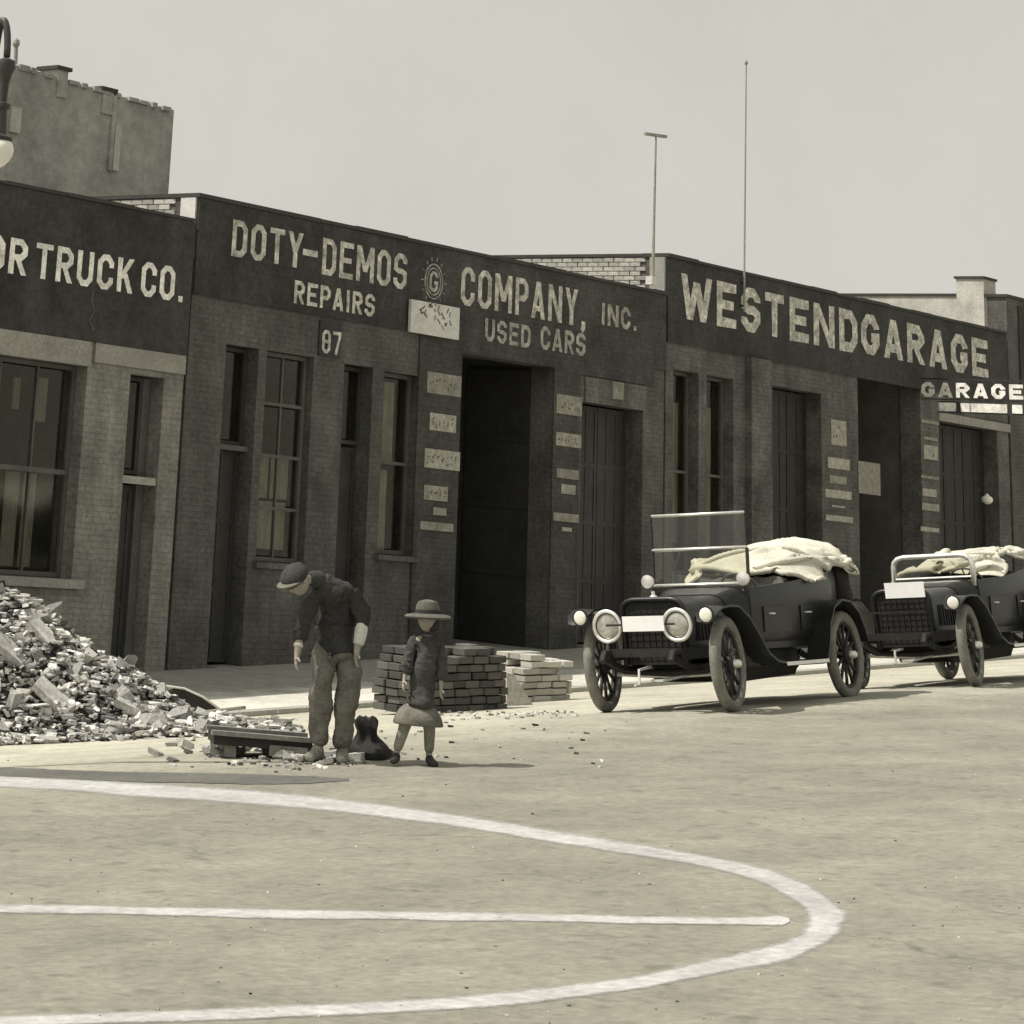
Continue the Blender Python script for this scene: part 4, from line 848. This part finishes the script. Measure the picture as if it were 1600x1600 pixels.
        for k, x in enumerate((-2.0, -2.7, -3.3)):
            b.tube([(x, -.66, 1.3), (x-.1, -.69, 1.5), (x-.15, -.6, 1.76)], .016, 6)
        b.build('hood_bows', 'chassis', root)
        MB().tube([(-4.02, .36*math.cos(2*math.pi*k/32), .98+.36*math.sin(2*math.pi*k/32)) for k in range(32)], .055, 10, True).build('spare_tyre', 'chassis', root, smooth=True)
    else:
        cloth('folded_hood_canvas', -1.7, -3.7, .74, lambda x, y: np.where(np.abs(y) > .70, 1.12, 1.28+np.interp(x, [-3.7, -3.0, -2.2, -1.7], [.42, .40, .36, .12])*np.clip(1-(np.abs(y)/.72)**3, 0, 1)+.03*np.sin(9*x+3*y)), 1.40, 8, root)
    K = .915
    def sq(o_):
        for v in o_.data.vertices:
            v.co.z *= K; x = v.co.x
            if x < 0: v.co.x = x*.84 if x > -1.3 else -1.092+(x+1.3)*(2.508/2.3) if x > -3.6 else x
        for c_ in o_.children: sq(c_)
    for o_ in root.children:
        nm = o_.name.split('.')[0]
        if nm in ('wheel', 'front_axle', 'rear_axle', 'tie_rod', 'leaf_spring', 'crank_handle', 'front_wing', 'rear_wing', 'running_board', 'chassis_frame'): continue
        if nm in ('headlight', 'cowl_lamp', 'side_lamp'): o_.location.z = {'headlight': -.09, 'cowl_lamp': -.118, 'side_lamp': -.10}[nm]; o_.location.x = .2 if nm == 'cowl_lamp' else 0
        else: sq(o_)
    return root
make_car('open touring car with raised glass windscreen and rumpled pale canvas behind the seats', Vector((gnd(1146, 1112).x, gnd(1146, 1112).y, 0)), 187.5, True)
make_car('second open car with low arched windscreen standing behind the touring car', Vector((gnd(1526, 1072).x, gnd(1526, 1072).y, 0)), 188, False)

# ================================================================ rubble heap
def chunk(r, flatn=.6, seed=0, n=None):
    rnd = random.Random(seed); bm = bmesh.new(); bmesh.ops.create_icosphere(bm, subdivisions=1, radius=1)
    for v in bm.verts: v.co = Vector((v.co.x*rnd.uniform(.7, 1.15), v.co.y*rnd.uniform(.6, 1.1), v.co.z*flatn*rnd.uniform(.75, 1.1)))*r
    for _ in range(3):
        d = Vector((rnd.uniform(-1, 1), rnd.uniform(-1, 1), rnd.uniform(-.6, .6))).normalized()
        g = bmesh.ops.bisect_plane(bm, geom=bm.verts[:]+bm.edges[:]+bm.faces[:], plane_co=d*r*.62, plane_no=d, clear_outer=True)
        bmesh.ops.holes_fill(bm, edges=[e for e in bm.edges if e.is_boundary])
    vs = [v.co.copy() for v in bm.verts]; idx = {v: i for i, v in enumerate(bm.verts)}; fs = [tuple(idx[v] for v in f.verts) for f in bm.faces]; bm.free(); return vs, fs
PC = gnd(-30, 1155); PC = Vector((PC.x, PC.y, 0)); ANG = math.atan2(U_.y, U_.x)
def heap(u, v):
    uu = max(u, 0)/2.2 if u > 0 else max(-u-1.8, 0)/2.0; vv = v/1.65
    r = math.sqrt(uu*uu+vv*vv); r += .10*noise.noise(Vector((u*1.4, v*1.4, 4)))
    if r >= 1.35: return .16*math.exp(-((u-2.3)/.5)**2-((v+1.25)/.45)**2)
    t = max(0, 1-r); hgt = 1.36*(t*1.12-.12*t*t) if r < 1 else 0
    tail = .13*max(0, 1-(r/1.35)**2)+.10*math.exp(-((u-2.1)/.55)**2-((v+1.1)/.55)**2)
    return min(1.40-.10*(r/.3 if r < .3 else 1), hgt)+tail
def hp(u, v):
    p = PC+U_*u+V_*v; return Vector((p.x, p.y, gz(p.x, p.y)+heap(u, v)))
def shard(r, fl, seed):
    rnd = random.Random(seed); bm = bmesh.new(); bmesh.ops.create_cube(bm, size=1.5)
    for v in bm.verts: v.co = Vector((v.co.x*rnd.uniform(.5, 1.2), v.co.y*rnd.uniform(.4, 1.0), v.co.z*fl*rnd.uniform(.6, 1.1)))*r
    for _ in range(2):
        d = Vector((rnd.uniform(-1, 1), rnd.uniform(-1, 1), rnd.uniform(-.4, .4))).normalized()
        bmesh.ops.bisect_plane(bm, geom=bm.verts[:]+bm.edges[:]+bm.faces[:], plane_co=d*r*.45, plane_no=d, clear_outer=True); bmesh.ops.holes_fill(bm, edges=[e for e in bm.edges if e.is_boundary])
    vs = [v.co.copy() for v in bm.verts]; idx = {v: i for i, v in enumerate(bm.verts)}; fs = [tuple(idx[v] for v in f.verts) for f in bm.faces]; bm.free(); return vs, fs
rp = empty('rubble_heap', (PC.x, PC.y, gz(PC.x, PC.y)), 'heap of broken pavement and stones at the left in front of the truck garage', 'rubble'); ro = rp.location
b = MB(ro); us = lin(-4, 3.2, 64); vs_ = lin(-2.4, 2.4, 44)
P = [[hp(u, v)+Vector((0, 0, -.02+.05*noise.noise(Vector((u*6, v*6, 0)))*(1 if heap(u, v) > .05 else 0))) for u in us] for v in vs_]
P = [[p-Vector((0, 0, .06)) if heap(us[i], vs_[j]) < .02 else p for i, p in enumerate(row)] for j, row in enumerate(P)]
b.add([p for r in P for p in r], [(j*65+i, j*65+i+1, (j+1)*65+i+1, (j+1)*65+i) for j in range(44) for i in range(64)]).build('earth_core', 'dirt', rp)
shapes = []
for k in range(10):
    vv_, ff_ = shard(1, random.uniform(.35, .75), 50+k); m_ = MB().add(vv_, ff_).build('rubble_chunk', 'rub', rp); shapes.append(m_)
used = set(); rnd = random.Random(3); cnt = 0
def slope_rot(rr=1.0): return (rnd.uniform(-rr, rr), rnd.uniform(-rr, rr), rnd.uniform(0, 6.3))
while cnt < 215:
    u = rnd.uniform(-1.0, 2.6); v = rnd.uniform(-1.9, .5)
    if heap(u, v) < .03 and rnd.random() > .10: continue
    s = .045+.13*rnd.random()**3.0; p = hp(u, v)-ro+Vector((0, 0, s*.25)); k = rnd.randrange(10)
    if k not in used: o_ = shapes[k]; used.add(k); o_.location = p; o_.rotation_euler = slope_rot(); o_.scale = (s, s*.8, s)
    else: inst('rubble_chunk', shapes[k].data, rp, p, slope_rot(), (s*rnd.uniform(.8, 1.5), s*rnd.uniform(.6, 1), s))
    cnt += 1
for i in range(120):
    x_, y_ = (rnd.gauss(375, 55), rnd.gauss(1172, 11)) if i < 52 else (rnd.uniform(430, 570), rnd.gauss(1188, 4))
    if i > 70: x_, y_ = rnd.gauss(425, 12), rnd.gauss(1168, 6)
    q = gnd(x_, min(y_, 1195)); s = rnd.uniform(.035, .085); inst('rubble_chunk', shapes[rnd.randrange(10)].data, rp, q-ro+Vector((0, 0, s*.3)), slope_rot(.5), (s*rnd.uniform(1, 1.7), s, s*.9))
# long broken slabs lying down the slope
for (u, v, L_, wd, rx, ry, rz) in ((.25, -.95, .55, .28, .5, .55, .2), (-.05, -.55, .5, .3, .5, .45, -.1), (.75, -1.2, .62, .26, .55, .62, .1), (.05, -1.35, .3, .2, .9, -.3, .6), (1.5, -1.1, .4, .18, .3, .3, .3), (.55, -.6, .35, .22, .5, .7, .0)):
    p = hp(u, v)-ro+Vector((0, 0, .05))
    o_ = MB().add(*[[Vector((x*L_/2*(1+.15*math.sin(7*u+y)), y*wd/2, z*.035)) for x, y, z in ((-1, -.7, -1), (.8, -1, -1), (1, .3, -1), (.5, 1, -1), (-.8, .9, -1), (-1, -.7, 1), (.8, -1, 1), (1, .3, 1), (.5, 1, 1), (-.8, .9, 1))], [(4, 3, 2, 1, 0), (5, 6, 7, 8, 9)]+[(i, (i+1) % 5, (i+1) % 5+5, i+5) for i in range(5)]]).build('broken_slab', 'rub', rp)
    o_.location = p; o_.rotation_euler = (rx, ry, ANG+rz)
b = MB(ro); rnd = random.Random(5); bases = [shard(1, .5, 100+k) for k in range(14)]
for i in range(10000):
    u = rnd.uniform(-1.6, 3.2); v = rnd.uniform(-2.1, 1.0); hgt = heap(u, v)
    if hgt < .02 and rnd.random() > .12: continue
    s = .024+.062*rnd.random()**2.0; vv_, ff_ = bases[rnd.randrange(14)]
    rot = Matrix.Rotation(rnd.uniform(0, 6.3), 3, 'Z') @ Matrix.Rotation(rnd.uniform(-1.4, 1.4), 3, 'X'); c = hp(u, v)+Vector((0, 0, s*rnd.uniform(-.2, .8)))
    sx, sy = rnd.uniform(.7, 1.7), rnd.uniform(.5, 1)
    b.add([c+rot @ Vector((q.x*s*sx*1.15, q.y*s*sy, q.z*s*.62)) for q in vv_], ff_)
tag(b.build('small_rubble', 'rubs', rp), kind='stuff')
# loose grit on the road near the works
b = MB(); rnd = random.Random(12)
for i in range(420):
    q = rnd.random()
    if q < .45: p = gnd(rnd.gauss(470, 60), 1188+rnd.gauss(0, 7))
    elif q < .8: p = gnd(rnd.uniform(650, 900), 1112+abs(rnd.gauss(0, 6)))
    else: p = gnd(rnd.uniform(200, 1000), rnd.uniform(1110, 1200))
    s = .010+.025*rnd.random()**2; vv_, ff_ = bases[rnd.randrange(14)]; rot = Matrix.Rotation(rnd.uniform(0, 6.3), 3, 'Z')
    b.add([p+Vector((0, 0, s*.3))+rot @ Vector((q.x*s*1.3, q.y*s, q.z*s)) for q in vv_], ff_)
for i in range(480):
    p = gnd(rnd.uniform(-20, 1620), rnd.uniform(1130, 1610)); s = .002+.008*rnd.random()**3; vv_, ff_ = bases[rnd.randrange(14)]; rot = Matrix.Rotation(rnd.uniform(0, 6.3), 3, 'Z')
    b.add([p+Vector((0, 0, s*.3))+rot @ Vector((q.x*s*1.4, q.y*s, q.z*s)) for q in vv_], ff_)
tag(b.build('grit', 'rubs'), kind='stuff')

# upturned tray, board, trough
def oriented(base_px, s):  # frame: local x along picture, y away, z up
    return gnd(*base_px)
p = gnd(285, 1121); tr = empty('wheelbarrow_tray', p, 'dark tapering tray lying on its side beyond the rubble heap', 'tray', rot=(0, 0, ANG))
k = 1/141
outl = [(-80, 38), (-40, 42), (0, 40), (30, 30), (62, 12), (48, -1), (0, -3), (-60, -3), (-90, 5)]
fr = [Vector((x*k, -.02, (z+3)*k)) for x, z in outl]; bk = [Vector((x*k*.8-.04, .34, (z*.75+5)*k)) for x, z in outl]
MB().loft([fr, bk]).build('tray', 'tarp', tr, smooth=25)
MB().tube([f+Vector((0, -.004, .004)) for f in fr[:5]], .012, 8).build('tray_rim', 'white', tr, smooth=True)
pa_ = gnd(272, 1133); pb = gnd(382, 1130); bd = empty('shovel', (pa_.x, pa_.y, pa_.z), 'long handled shovel lying across the right foot of the rubble', 'shovel')
MB(pa_).tube([pa_+Vector((0, 0, .10)), pb+Vector((0, 0, .16))], .018, 8).build('shaft', 'plank', bd, smooth=True)
d = (pb-pa_).normalized(); q = pa_+Vector((0, 0, .09))
MB(pa_).add([q, q-d*.05+V_*.11, q-d*.26+V_*.10-Vector((0, 0, .03)), q-d*.3-Vector((0, 0, .04)), q-d*.26-V_*.10-Vector((0, 0, .03)), q-d*.05-V_*.11]+[x_-Vector((0, 0, .012)) for x_ in (q, q-d*.05+V_*.11, q-d*.26+V_*.10-Vector((0, 0, .03)), q-d*.3-Vector((0, 0, .04)), q-d*.26-V_*.10-Vector((0, 0, .03)), q-d*.05-V_*.11)], [(0, 1, 2, 3, 4, 5), (11, 10, 9, 8, 7, 6)]+[(i, (i+1) % 6, (i+1) % 6+6, i+6) for i in range(6)]).build('blade', 'iron', bd)
p = gnd(410, 1186); mb_ = empty('mortar_box', p, 'low wooden mixing box with pale rim between the rubble and the bending man', 'box', rot=(0, 0, ANG+.05))
k = 1/190
w2, h2, dp = 76*k, 38*k, .5
for nm, a in (('side_board', (-w2, w2, 0, .03, .08, h2-.05)), ('side_board', (-w2, w2, dp, dp+.03, .08, h2-.05)), ('end_board', (-w2, -w2+.03, .031, dp-.001, .08, h2-.05)), ('end_board', (w2-.03, w2, .031, dp-.001, .08, h2-.05)), ('bottom_board', (-w2+.031, w2-.031, .031, dp-.001, .10, .13))):
    MB().box(*a).build(nm, 'tarp', mb_)
MB().box(-w2-.02, w2+.02, -.03, .06, h2-.049, h2-.015).box(-w2-.02, w2+.02, dp-.03, dp+.06, h2-.049, h2-.015).build('rim_board', 'plank', mb_)
for x in (-w2+.1, w2-.15): MB().box(x, x+.09, .05, dp-.05, -.01, .08).build('skid', 'plank', mb_)
box_b = MB().box(.05, w2-.04, -.015, -.003, .03, h2-.09).build('front_panel', 'plank', mb_)
p = gnd(578, 1186); sk = MB(); rings = []
for i in range(13):
    t = i/12; z = t*.32; r_ = (.21-.15*t)*(1+.25*math.sin(t*9)); ring = []
    for kk in range(18):
        a_ = 2*math.pi*kk/18; n_ = noise.noise(Vector((math.cos(a_)*2.5, math.sin(a_)*2.5, z*9))); rr_ = r_*(1+.5*n_); ring.append(Vector((rr_*math.cos(a_)*.75-.05*t, rr_*math.sin(a_)*.6, z+.05*n_)))
    rings.append(ring)
sk = sk.loft(rings).build('cloth_bundle', 'tarp', smooth=30); sk.location = (p.x, p.y, p.z-.01); sk.rotation_euler = (0, 0, ANG); sk.scale = (1.05, 1, 1); tag(sk, 'dark crumpled bundle of cloth by the bending man\'s boots', 'bundle')

# ================================================================ paving block stacks
def stack(label, px_l, px_r, rows, deep, bl, bh, bd_, m, step, rot_extra=0, seed=1, missing=0, group=None):
    a = gnd(*px_l); c = gnd(*px_r); d = (c-a); d.z = 0; L_ = d.length; ang = math.atan2(d.y, d.x)
    root = empty('paving_block_stack', a, label, 'paving blocks', group, rot=(0, -math.atan(.05)*1, ang))
    rnd = random.Random(seed); me = None
    vv_ = [(x, y, z) for x in (0, 1) for y in (0, 1) for z in (0, 1)]
    bm = bmesh.new(); bmesh.ops.create_cube(bm, size=1)
    for v in bm.verts: v.co += Vector((.5, .5, .5))
    bmesh.ops.bevel(bm, geom=bm.edges[:], offset=.05, segments=1, affect='EDGES'); me = bpy.data.meshes.new('paving_block'); bm.to_mesh(me); bm.free(); me.materials.append(MT[m])
    for r in range(rows):
        x = step(r)+rnd.uniform(-.03, .03)
        while x < L_-(0 if rows < 7 else 0)-.02:
            l_ = min(bl*rnd.uniform(.9, 1.06), L_+.03-x)
            for q in range(deep):
                if (r == rows-1 and rnd.random() < missing) or (m == 'sett_l' and r > 2 and (rnd.random() < .14 or x > L_*(1.15-.05*r))): continue
                inst('paving_block', me, root, (x+rnd.uniform(-.012, .012), q*bd_+rnd.uniform(-.025, .012), r*bh+rnd.uniform(0, .006)), (rnd.uniform(-.02, .02), rnd.uniform(-.02, .02), rnd.uniform(-.05, .05)*(2 if m == 'sett_l' else 1)), (l_-.012, bd_-.012, (bh-.008)*rnd.uniform(.92, 1)))
            x += l_
    return root
stack('long dark stack of paving blocks behind the child', (642, 1117), (790, 1107), 8, 3, .235, .085, .21, 'sett', lambda r: .0 if r < 5 else .04*(r-4), seed=4, missing=.3)
stack('short pale stack of broken slabs beside the front wheel of the touring car', (803, 1099), (892, 1093), 7, 3, .30, .078, .2, 'sett_l', lambda r: .05+.045*r*(1 if r % 2 else .8), seed=9, missing=.1)
p = gnd(792, 1103); b = MB().add([(0, 0, 0), (.35, 0, 0), (.35, .06, .0), (0, .06, 0), (-.01, 0, .36), (.07, .0, .36), (.07, .06, .36), (-.01, .06, .36)], [(0, 3, 2, 1), (4, 5, 6, 7), (0, 1, 5, 4), (1, 2, 6, 5), (2, 3, 7, 6), (3, 0, 4, 7)])
sl_ = b.build('stone_slab', 'sett_l'); sl_.location = p; sl_.rotation_euler = (0, 0, ANG+.2); tag(sl_, 'single broken white slab stood on edge between the two block stacks', 'slab')

# ================================================================ people
def hand(P, parent_vs, parent_es, wi, d, side, scale=1.0):
    """five separate short finger chains grown from the wrist vertex index wi"""
    w0 = Vector(parent_vs[wi][:3]); d = Vector(d).normalized(); s = Vector(side).normalized(); t = d.cross(s)
    k = len(parent_vs); parent_vs.append((*(w0+d*.055*scale), (.030*scale, .016*scale))); parent_es.append((wi, k)); palm = k
    for j, (off_, ln) in enumerate(((-.026, .065), (-.009, .075), (.009, .070), (.025, .055))):
        a = w0+d*.085*scale+s*off_*scale; parent_vs.append((*a, .0095*scale)); parent_es.append((palm, len(parent_vs)-1))
        a2 = a+(d*.8+t*.25)*ln*.5*scale; parent_vs.append((*a2, .0085*scale)); parent_es.append((len(parent_vs)-2, len(parent_vs)-1))
        a3 = a2+(d*.5+t*.7)*ln*.45*scale; parent_vs.append((*a3, .0070*scale)); parent_es.append((len(parent_vs)-2, len(parent_vs)-1))
    a = w0+d*.035*scale-s*.036*scale+t*.01; parent_vs.append((*a, .0105*scale)); parent_es.append((palm, len(parent_vs)-1))
    a2 = a+(d*.6-s*.3+t*.4).normalized()*.04*scale; parent_vs.append((*a2, .0085*scale)); parent_es.append((len(parent_vs)-2, len(parent_vs)-1))
def head(parent, c, look, r=.105, m='skin'):
    c = Vector(c); f = Vector(look).normalized(); s = f.cross(Vector((0, 0, 1))).normalized(); u = s.cross(f)
    bm = bmesh.new(); bmesh.ops.create_uvsphere(bm, u_segments=24, v_segments=16, radius=1); vs = []
    for v in bm.verts:
        x, y, z = v.co  # x side, y forward, z up
        X_ = x*.76*(1-.22*max(0, -z)); Y_ = y*(.94 if y < 0 else .9)*(1-.12*max(0, -z) if y < 0 else 1); Z_2 = z*1.18
        if y > .3:
            e = math.exp(-((x)**2)/.012)
            if -.35 < z < .12: Y_ += .20*e*(1-(z+.1)**2*6 if abs(z+.1) < .4 else 0)*1.0      # nose
            Y_ -= .07*math.exp(-((abs(x)-.34)**2)/.02-((z-.12)**2)/.02)                      # eye sockets
            Y_ += .05*math.exp(-(x**2)/.06-((z+.48)**2)/.012)                                # lips
            Y_ += .08*math.exp(-(x**2)/.08-((z+.82)**2)/.03)                                 # chin
        v.co = c+(s*X_+f*Y_+u*Z_2)*r
    mb2 = MB(); idx = {v: i for i, v in enumerate(bm.verts)}; mb2.add([v.co.copy() for v in bm.verts], [tuple(idx[v] for v in f_.verts) for f_ in bm.faces]); bm.free()
    h = mb2.build('head', m, parent, smooth=True)
    for q in (-1, 1): MB().lathe(c+s*q*r*.72+f*(-.1*r)+u*(-.02*r), s*q+f*-.3, [(0, .02*r), (.04*r, .24*r), (.12*r, .28*r), (.16*r, .2*r)], 10).build('ear', m, h, smooth=True)
    for q in (-1, 1): MB().lathe(c+s*q*r*.33+f*(.78*r)+u*(.14*r), f, [(0, .05*r), (.03*r, .11*r), (.07*r, .05*r)], 8).build('eye', 'hair', h, smooth=True)
    return h, s, f, u
# bending man
p = gnd(515, 1191); mn = empty('person', p, 'man in dark jacket and work trousers bending forward beside the rubble', 'person', rot=(0, 0, ANG))
vs = [(.02, 0, .86, (.13, .10)), (.01, .03, 1.02, (.13, .10)), (-.0, .03, 1.18, (.15, .11)), (-.03, -.05, 1.31, (.13, .10)), (-.14, -.17, 1.37, .055),       # 0-4 pelvis..neck
      (.15, -.07, 1.265, .055), (.215, -.08, 1.10, .045), (.165, -.13, .86, .030),       # 5-7 arm right in picture
      (-.20, -.10, 1.245, .055), (-.29, -.14, 1.02, .045), (-.315, -.20, .80, .030),      # 8-10
      (.11, 0, .80, .095), (.115, -.03, .46, .062), (.105, .02, .12, .045), (.095, -.03, .055, .042), (.075, -.19, .035, .036),   # 11-15
      (-.08, 0, .80, .095), (-.09, -.03, .46, .062), (-.085, .02, .12, .045), (-.10, -.03, .055, .042), (-.16, -.17, .035, .036)]
es = [(0, 1), (1, 2), (2, 3), (3, 4), (3, 5), (5, 6), (6, 7), (3, 8), (8, 9), (9, 10), (0, 11), (11, 12), (12, 13), (13, 14), (14, 15), (0, 16), (16, 17), (17, 18), (18, 19), (19, 20)]
nk = [(-.29, -.22, 1.36, .04)]; bv = [(x, y, z, (tuple(a*.72 for a in r) if isinstance(r, tuple) else r*.85)) if i < 4 or i in (5, 8) or 10 < i else (x, y, z, r) for i, (x, y, z, r) in enumerate(vs)]; bv += nk; be = list(es)+[(4, len(bv)-1)]; bv[4] = (-.15, -.14, 1.36, .045); hand(p, bv, be, 7, (-.1, -.25, -1), (0, 1, 0)); hand(p, bv, be, 10, (-.12, -.25, -1), (0, 1, 0))
skinned('body', bv, be, 'skin', mn, 2)
h, s_, f_, u_ = head(mn, (-.35, -.26, 1.35), (-.66, -.42, -.85), .104)
hc = Vector((-.35, -.26, 1.35)); b = MB().lathe(hc+u_*.015, u_, [(0, .118), (.03, .122), (.07, .112), (.10, .07), (.112, .02)], 20).build('cap', 'jacket', mn, smooth=True)
MB().lathe(hc+u_*.025+f_*.06, (u_*.9-f_*.35), [(0, .115), (.012, .118), (.02, .10)], 18).build('cap_peak', 'trouser', mn, smooth=40)
T_ = [(x, y, z, tuple(a*1.18 for a in r) if isinstance(r, tuple) else r*1.3) for x, y, z, r in vs]
jv = [(.02, 0, .93, (.155, .125))]+[T_[1], (T_[2][0], T_[2][1], T_[2][2], (.185, .135)), (-.01, -.0, 1.32, (.21, .16)), (-.16, -.14, 1.355, .088), (T_[5][0]-.01, T_[5][1], 1.27, .098), (*T_[6][:3], .066), (.19, -.095, 1.0, .058), (T_[8][0]+.02, T_[8][1], 1.25, .095), (*T_[9][:3], .064), (-.305, -.175, .88, .052), (.02, 0, .77, (.185, .15))]
je = [(0, 1), (1, 2), (2, 3), (3, 4), (3, 5), (5, 6), (6, 7), (3, 8), (8, 9), (9, 10), (0, 11)]
skinned('jacket', jv, je, 'jacket', mn, 3, wr=.036, seed=2)
skinned('collar', [(-.12, -.11, 1.36, .082), (-.20, -.165, 1.37, .070), (-.27, -.205, 1.37, .062)], [(0, 1), (1, 2)], 'jacket', mn, 2)
skinned('shirt_sleeve', [(.206, -.085, 1.09, .060), (.192, -.10, .98, .055), (.172, -.125, .885, .045)], [(0, 1), (1, 2)], 'shirt', mn, 2)
skinned('shirt_sleeve', [(-.306, -.175, .885, .050), (-.312, -.19, .83, .042)], [(0, 1)], 'shirt', mn, 2)
tv = [(.02, 0, .90, (.145, .115)), (.11, 0, .80, (.115, .12)), (.115, -.03, .46, .092), (.105, .01, .24, .08), (.10, .0, .10, .088), (-.08, 0, .80, (.115, .12)), (-.095, -.03, .46, .092), (-.088, .01, .24, .08), (-.09, .0, .10, .088)]
skinned('trousers', tv, [(0, 1), (1, 2), (2, 3), (3, 4), (0, 5), (5, 6), (6, 7), (7, 8)], 'trouser', mn, 3, wr=.036, seed=5)
skinned('boot', [(.10, .04, .11, .058), (.097, .01, .055, .055), (.085, -.10, .045, (.052, .046)), (.072, -.22, .035, (.045, .035))], [(0, 1), (1, 2), (2, 3)], 'boot', mn, 2)
skinned('boot', [(-.088, .04, .11, .058), (-.10, .01, .055, .055), (-.14, -.09, .045, (.052, .046)), (-.185, -.20, .035, (.045, .035))], [(0, 1), (1, 2), (2, 3)], 'boot', mn, 2)
# child
p = gnd(645, 1196); kd = empty('person', p, 'child in wide brimmed pale hat and grey coat walking beside the paving blocks', 'person', rot=(0, 0, ANG))
vs = [(.05, 0, .58, (.10, .08)), (.06, 0, .74, (.095, .075)), (.075, -.01, .90, (.105, .075)), (.075, -.01, .99, .04),
      (.165, 0, .92, .042), (.20, -.02, .76, .032), (.19, -.06, .60, .022), (-.02, -.01, .92, .042), (-.07, -.03, .77, .032), (-.10, -.08, .64, .022),
      (.10, 0, .52, .062), (.125, .02, .30, .042), (.13, .05, .08, .032), (.135, .02, .04, .03), (.16, -.11, .028, .026),
      (.0, 0, .52, .062), (-.075, -.02, .30, .042), (-.13, .02, .08, .032), (-.135, -.01, .04, .03), (-.17, -.12, .028, .026)]
es = [(0, 1), (1, 2), (2, 3), (2, 4), (4, 5), (5, 6), (2, 7), (7, 8), (8, 9), (0, 10), (10, 11), (11, 12), (12, 13), (13, 14), (0, 15), (15, 16), (16, 17), (17, 18), (18, 19)]
bv = [(x, y, z, (tuple(a*.75 for a in r) if isinstance(r, tuple) else r*.85)) if i != 3 else (x, y, z, r) for i, (x, y, z, r) in enumerate(vs)]; be = list(es); hand(p, bv, be, 6, (0, -.25, -1), (0, 1, 0), .75); hand(p, bv, be, 9, (-.2, -.3, -1), (0, 1, 0), .75)
skinned('body', bv, be, 'skin', kd, 2)
head(kd, (.07, -.01, 1.10), (-.8, -.5, -.12), .088)
MB().lathe((.075, .0, 1.135), (-.04, 0, 1), [(-.04, .175), (-.025, .19), (-.010, .17), (0, .10), (.05, .094), (.09, .075), (.105, .02)], 26).build('hat', 'straw', kd, smooth=40)
MB().lathe((.075, .0, 1.136), (-.04, 0, 1), [(0, .102), (.028, .10)], 24).build('hat_band', 'jacket', kd, smooth=40)
MB().lathe((.115, .028, 1.07), (0, 0, 1), [(-.07, .05), (-.05, .075), (0, .072), (.04, .078), (.065, .078)], 22).build('hair', 'hair', kd, smooth=True)
cv = [(.05, 0, .62, (.125, .10)), (.06, 0, .76, (.115, .095)), (.075, -.01, .89, (.125, .09)), (.075, -.01, .965, .055), (.165, 0, .915, .058), (.205, -.02, .76, .047), (.195, -.05, .64, .04), (-.02, -.01, .915, .058), (-.075, -.03, .77, .047), (-.097, -.07, .67, .04), (.045, 0, .50, (.16, .12)), (.03, 0, .40, (.185, .13))]
skinned('coat', cv, [(0, 1), (1, 2), (2, 3), (2, 4), (4, 5), (5, 6), (2, 7), (7, 8), (8, 9), (0, 10), (10, 11)], 'coat', kd, 3, wr=.026, seed=7)
MB().lathe((.03, 0, .30), (0, 0, 1), [(0, .195), (.01, .20), (.06, .185), (.10, .16), (.14, .12)], 26).build('skirt_hem', 'trouser', kd, smooth=True)
skinned('stocking', [(.10, 0, .38, .062), (.125, .02, .28, .05), (.13, .045, .09, .038)], [(0, 1), (1, 2)], 'stock', kd, 2)
skinned('stocking', [(-.05, -.01, .38, .062), (-.078, -.02, .28, .05), (-.13, .018, .09, .038)], [(0, 1), (1, 2)], 'stock', kd, 2)
skinned('shoe', [(.13, .05, .075, .038), (.135, .02, .04, .038), (.165, -.13, .028, (.032, .026))], [(0, 1), (1, 2)], 'jacket', kd, 2)
skinned('shoe', [(-.13, .02, .075, .038), (-.135, -.01, .04, .038), (-.175, -.14, .028, (.032, .026))], [(0, 1), (1, 2)], 'jacket', kd, 2)
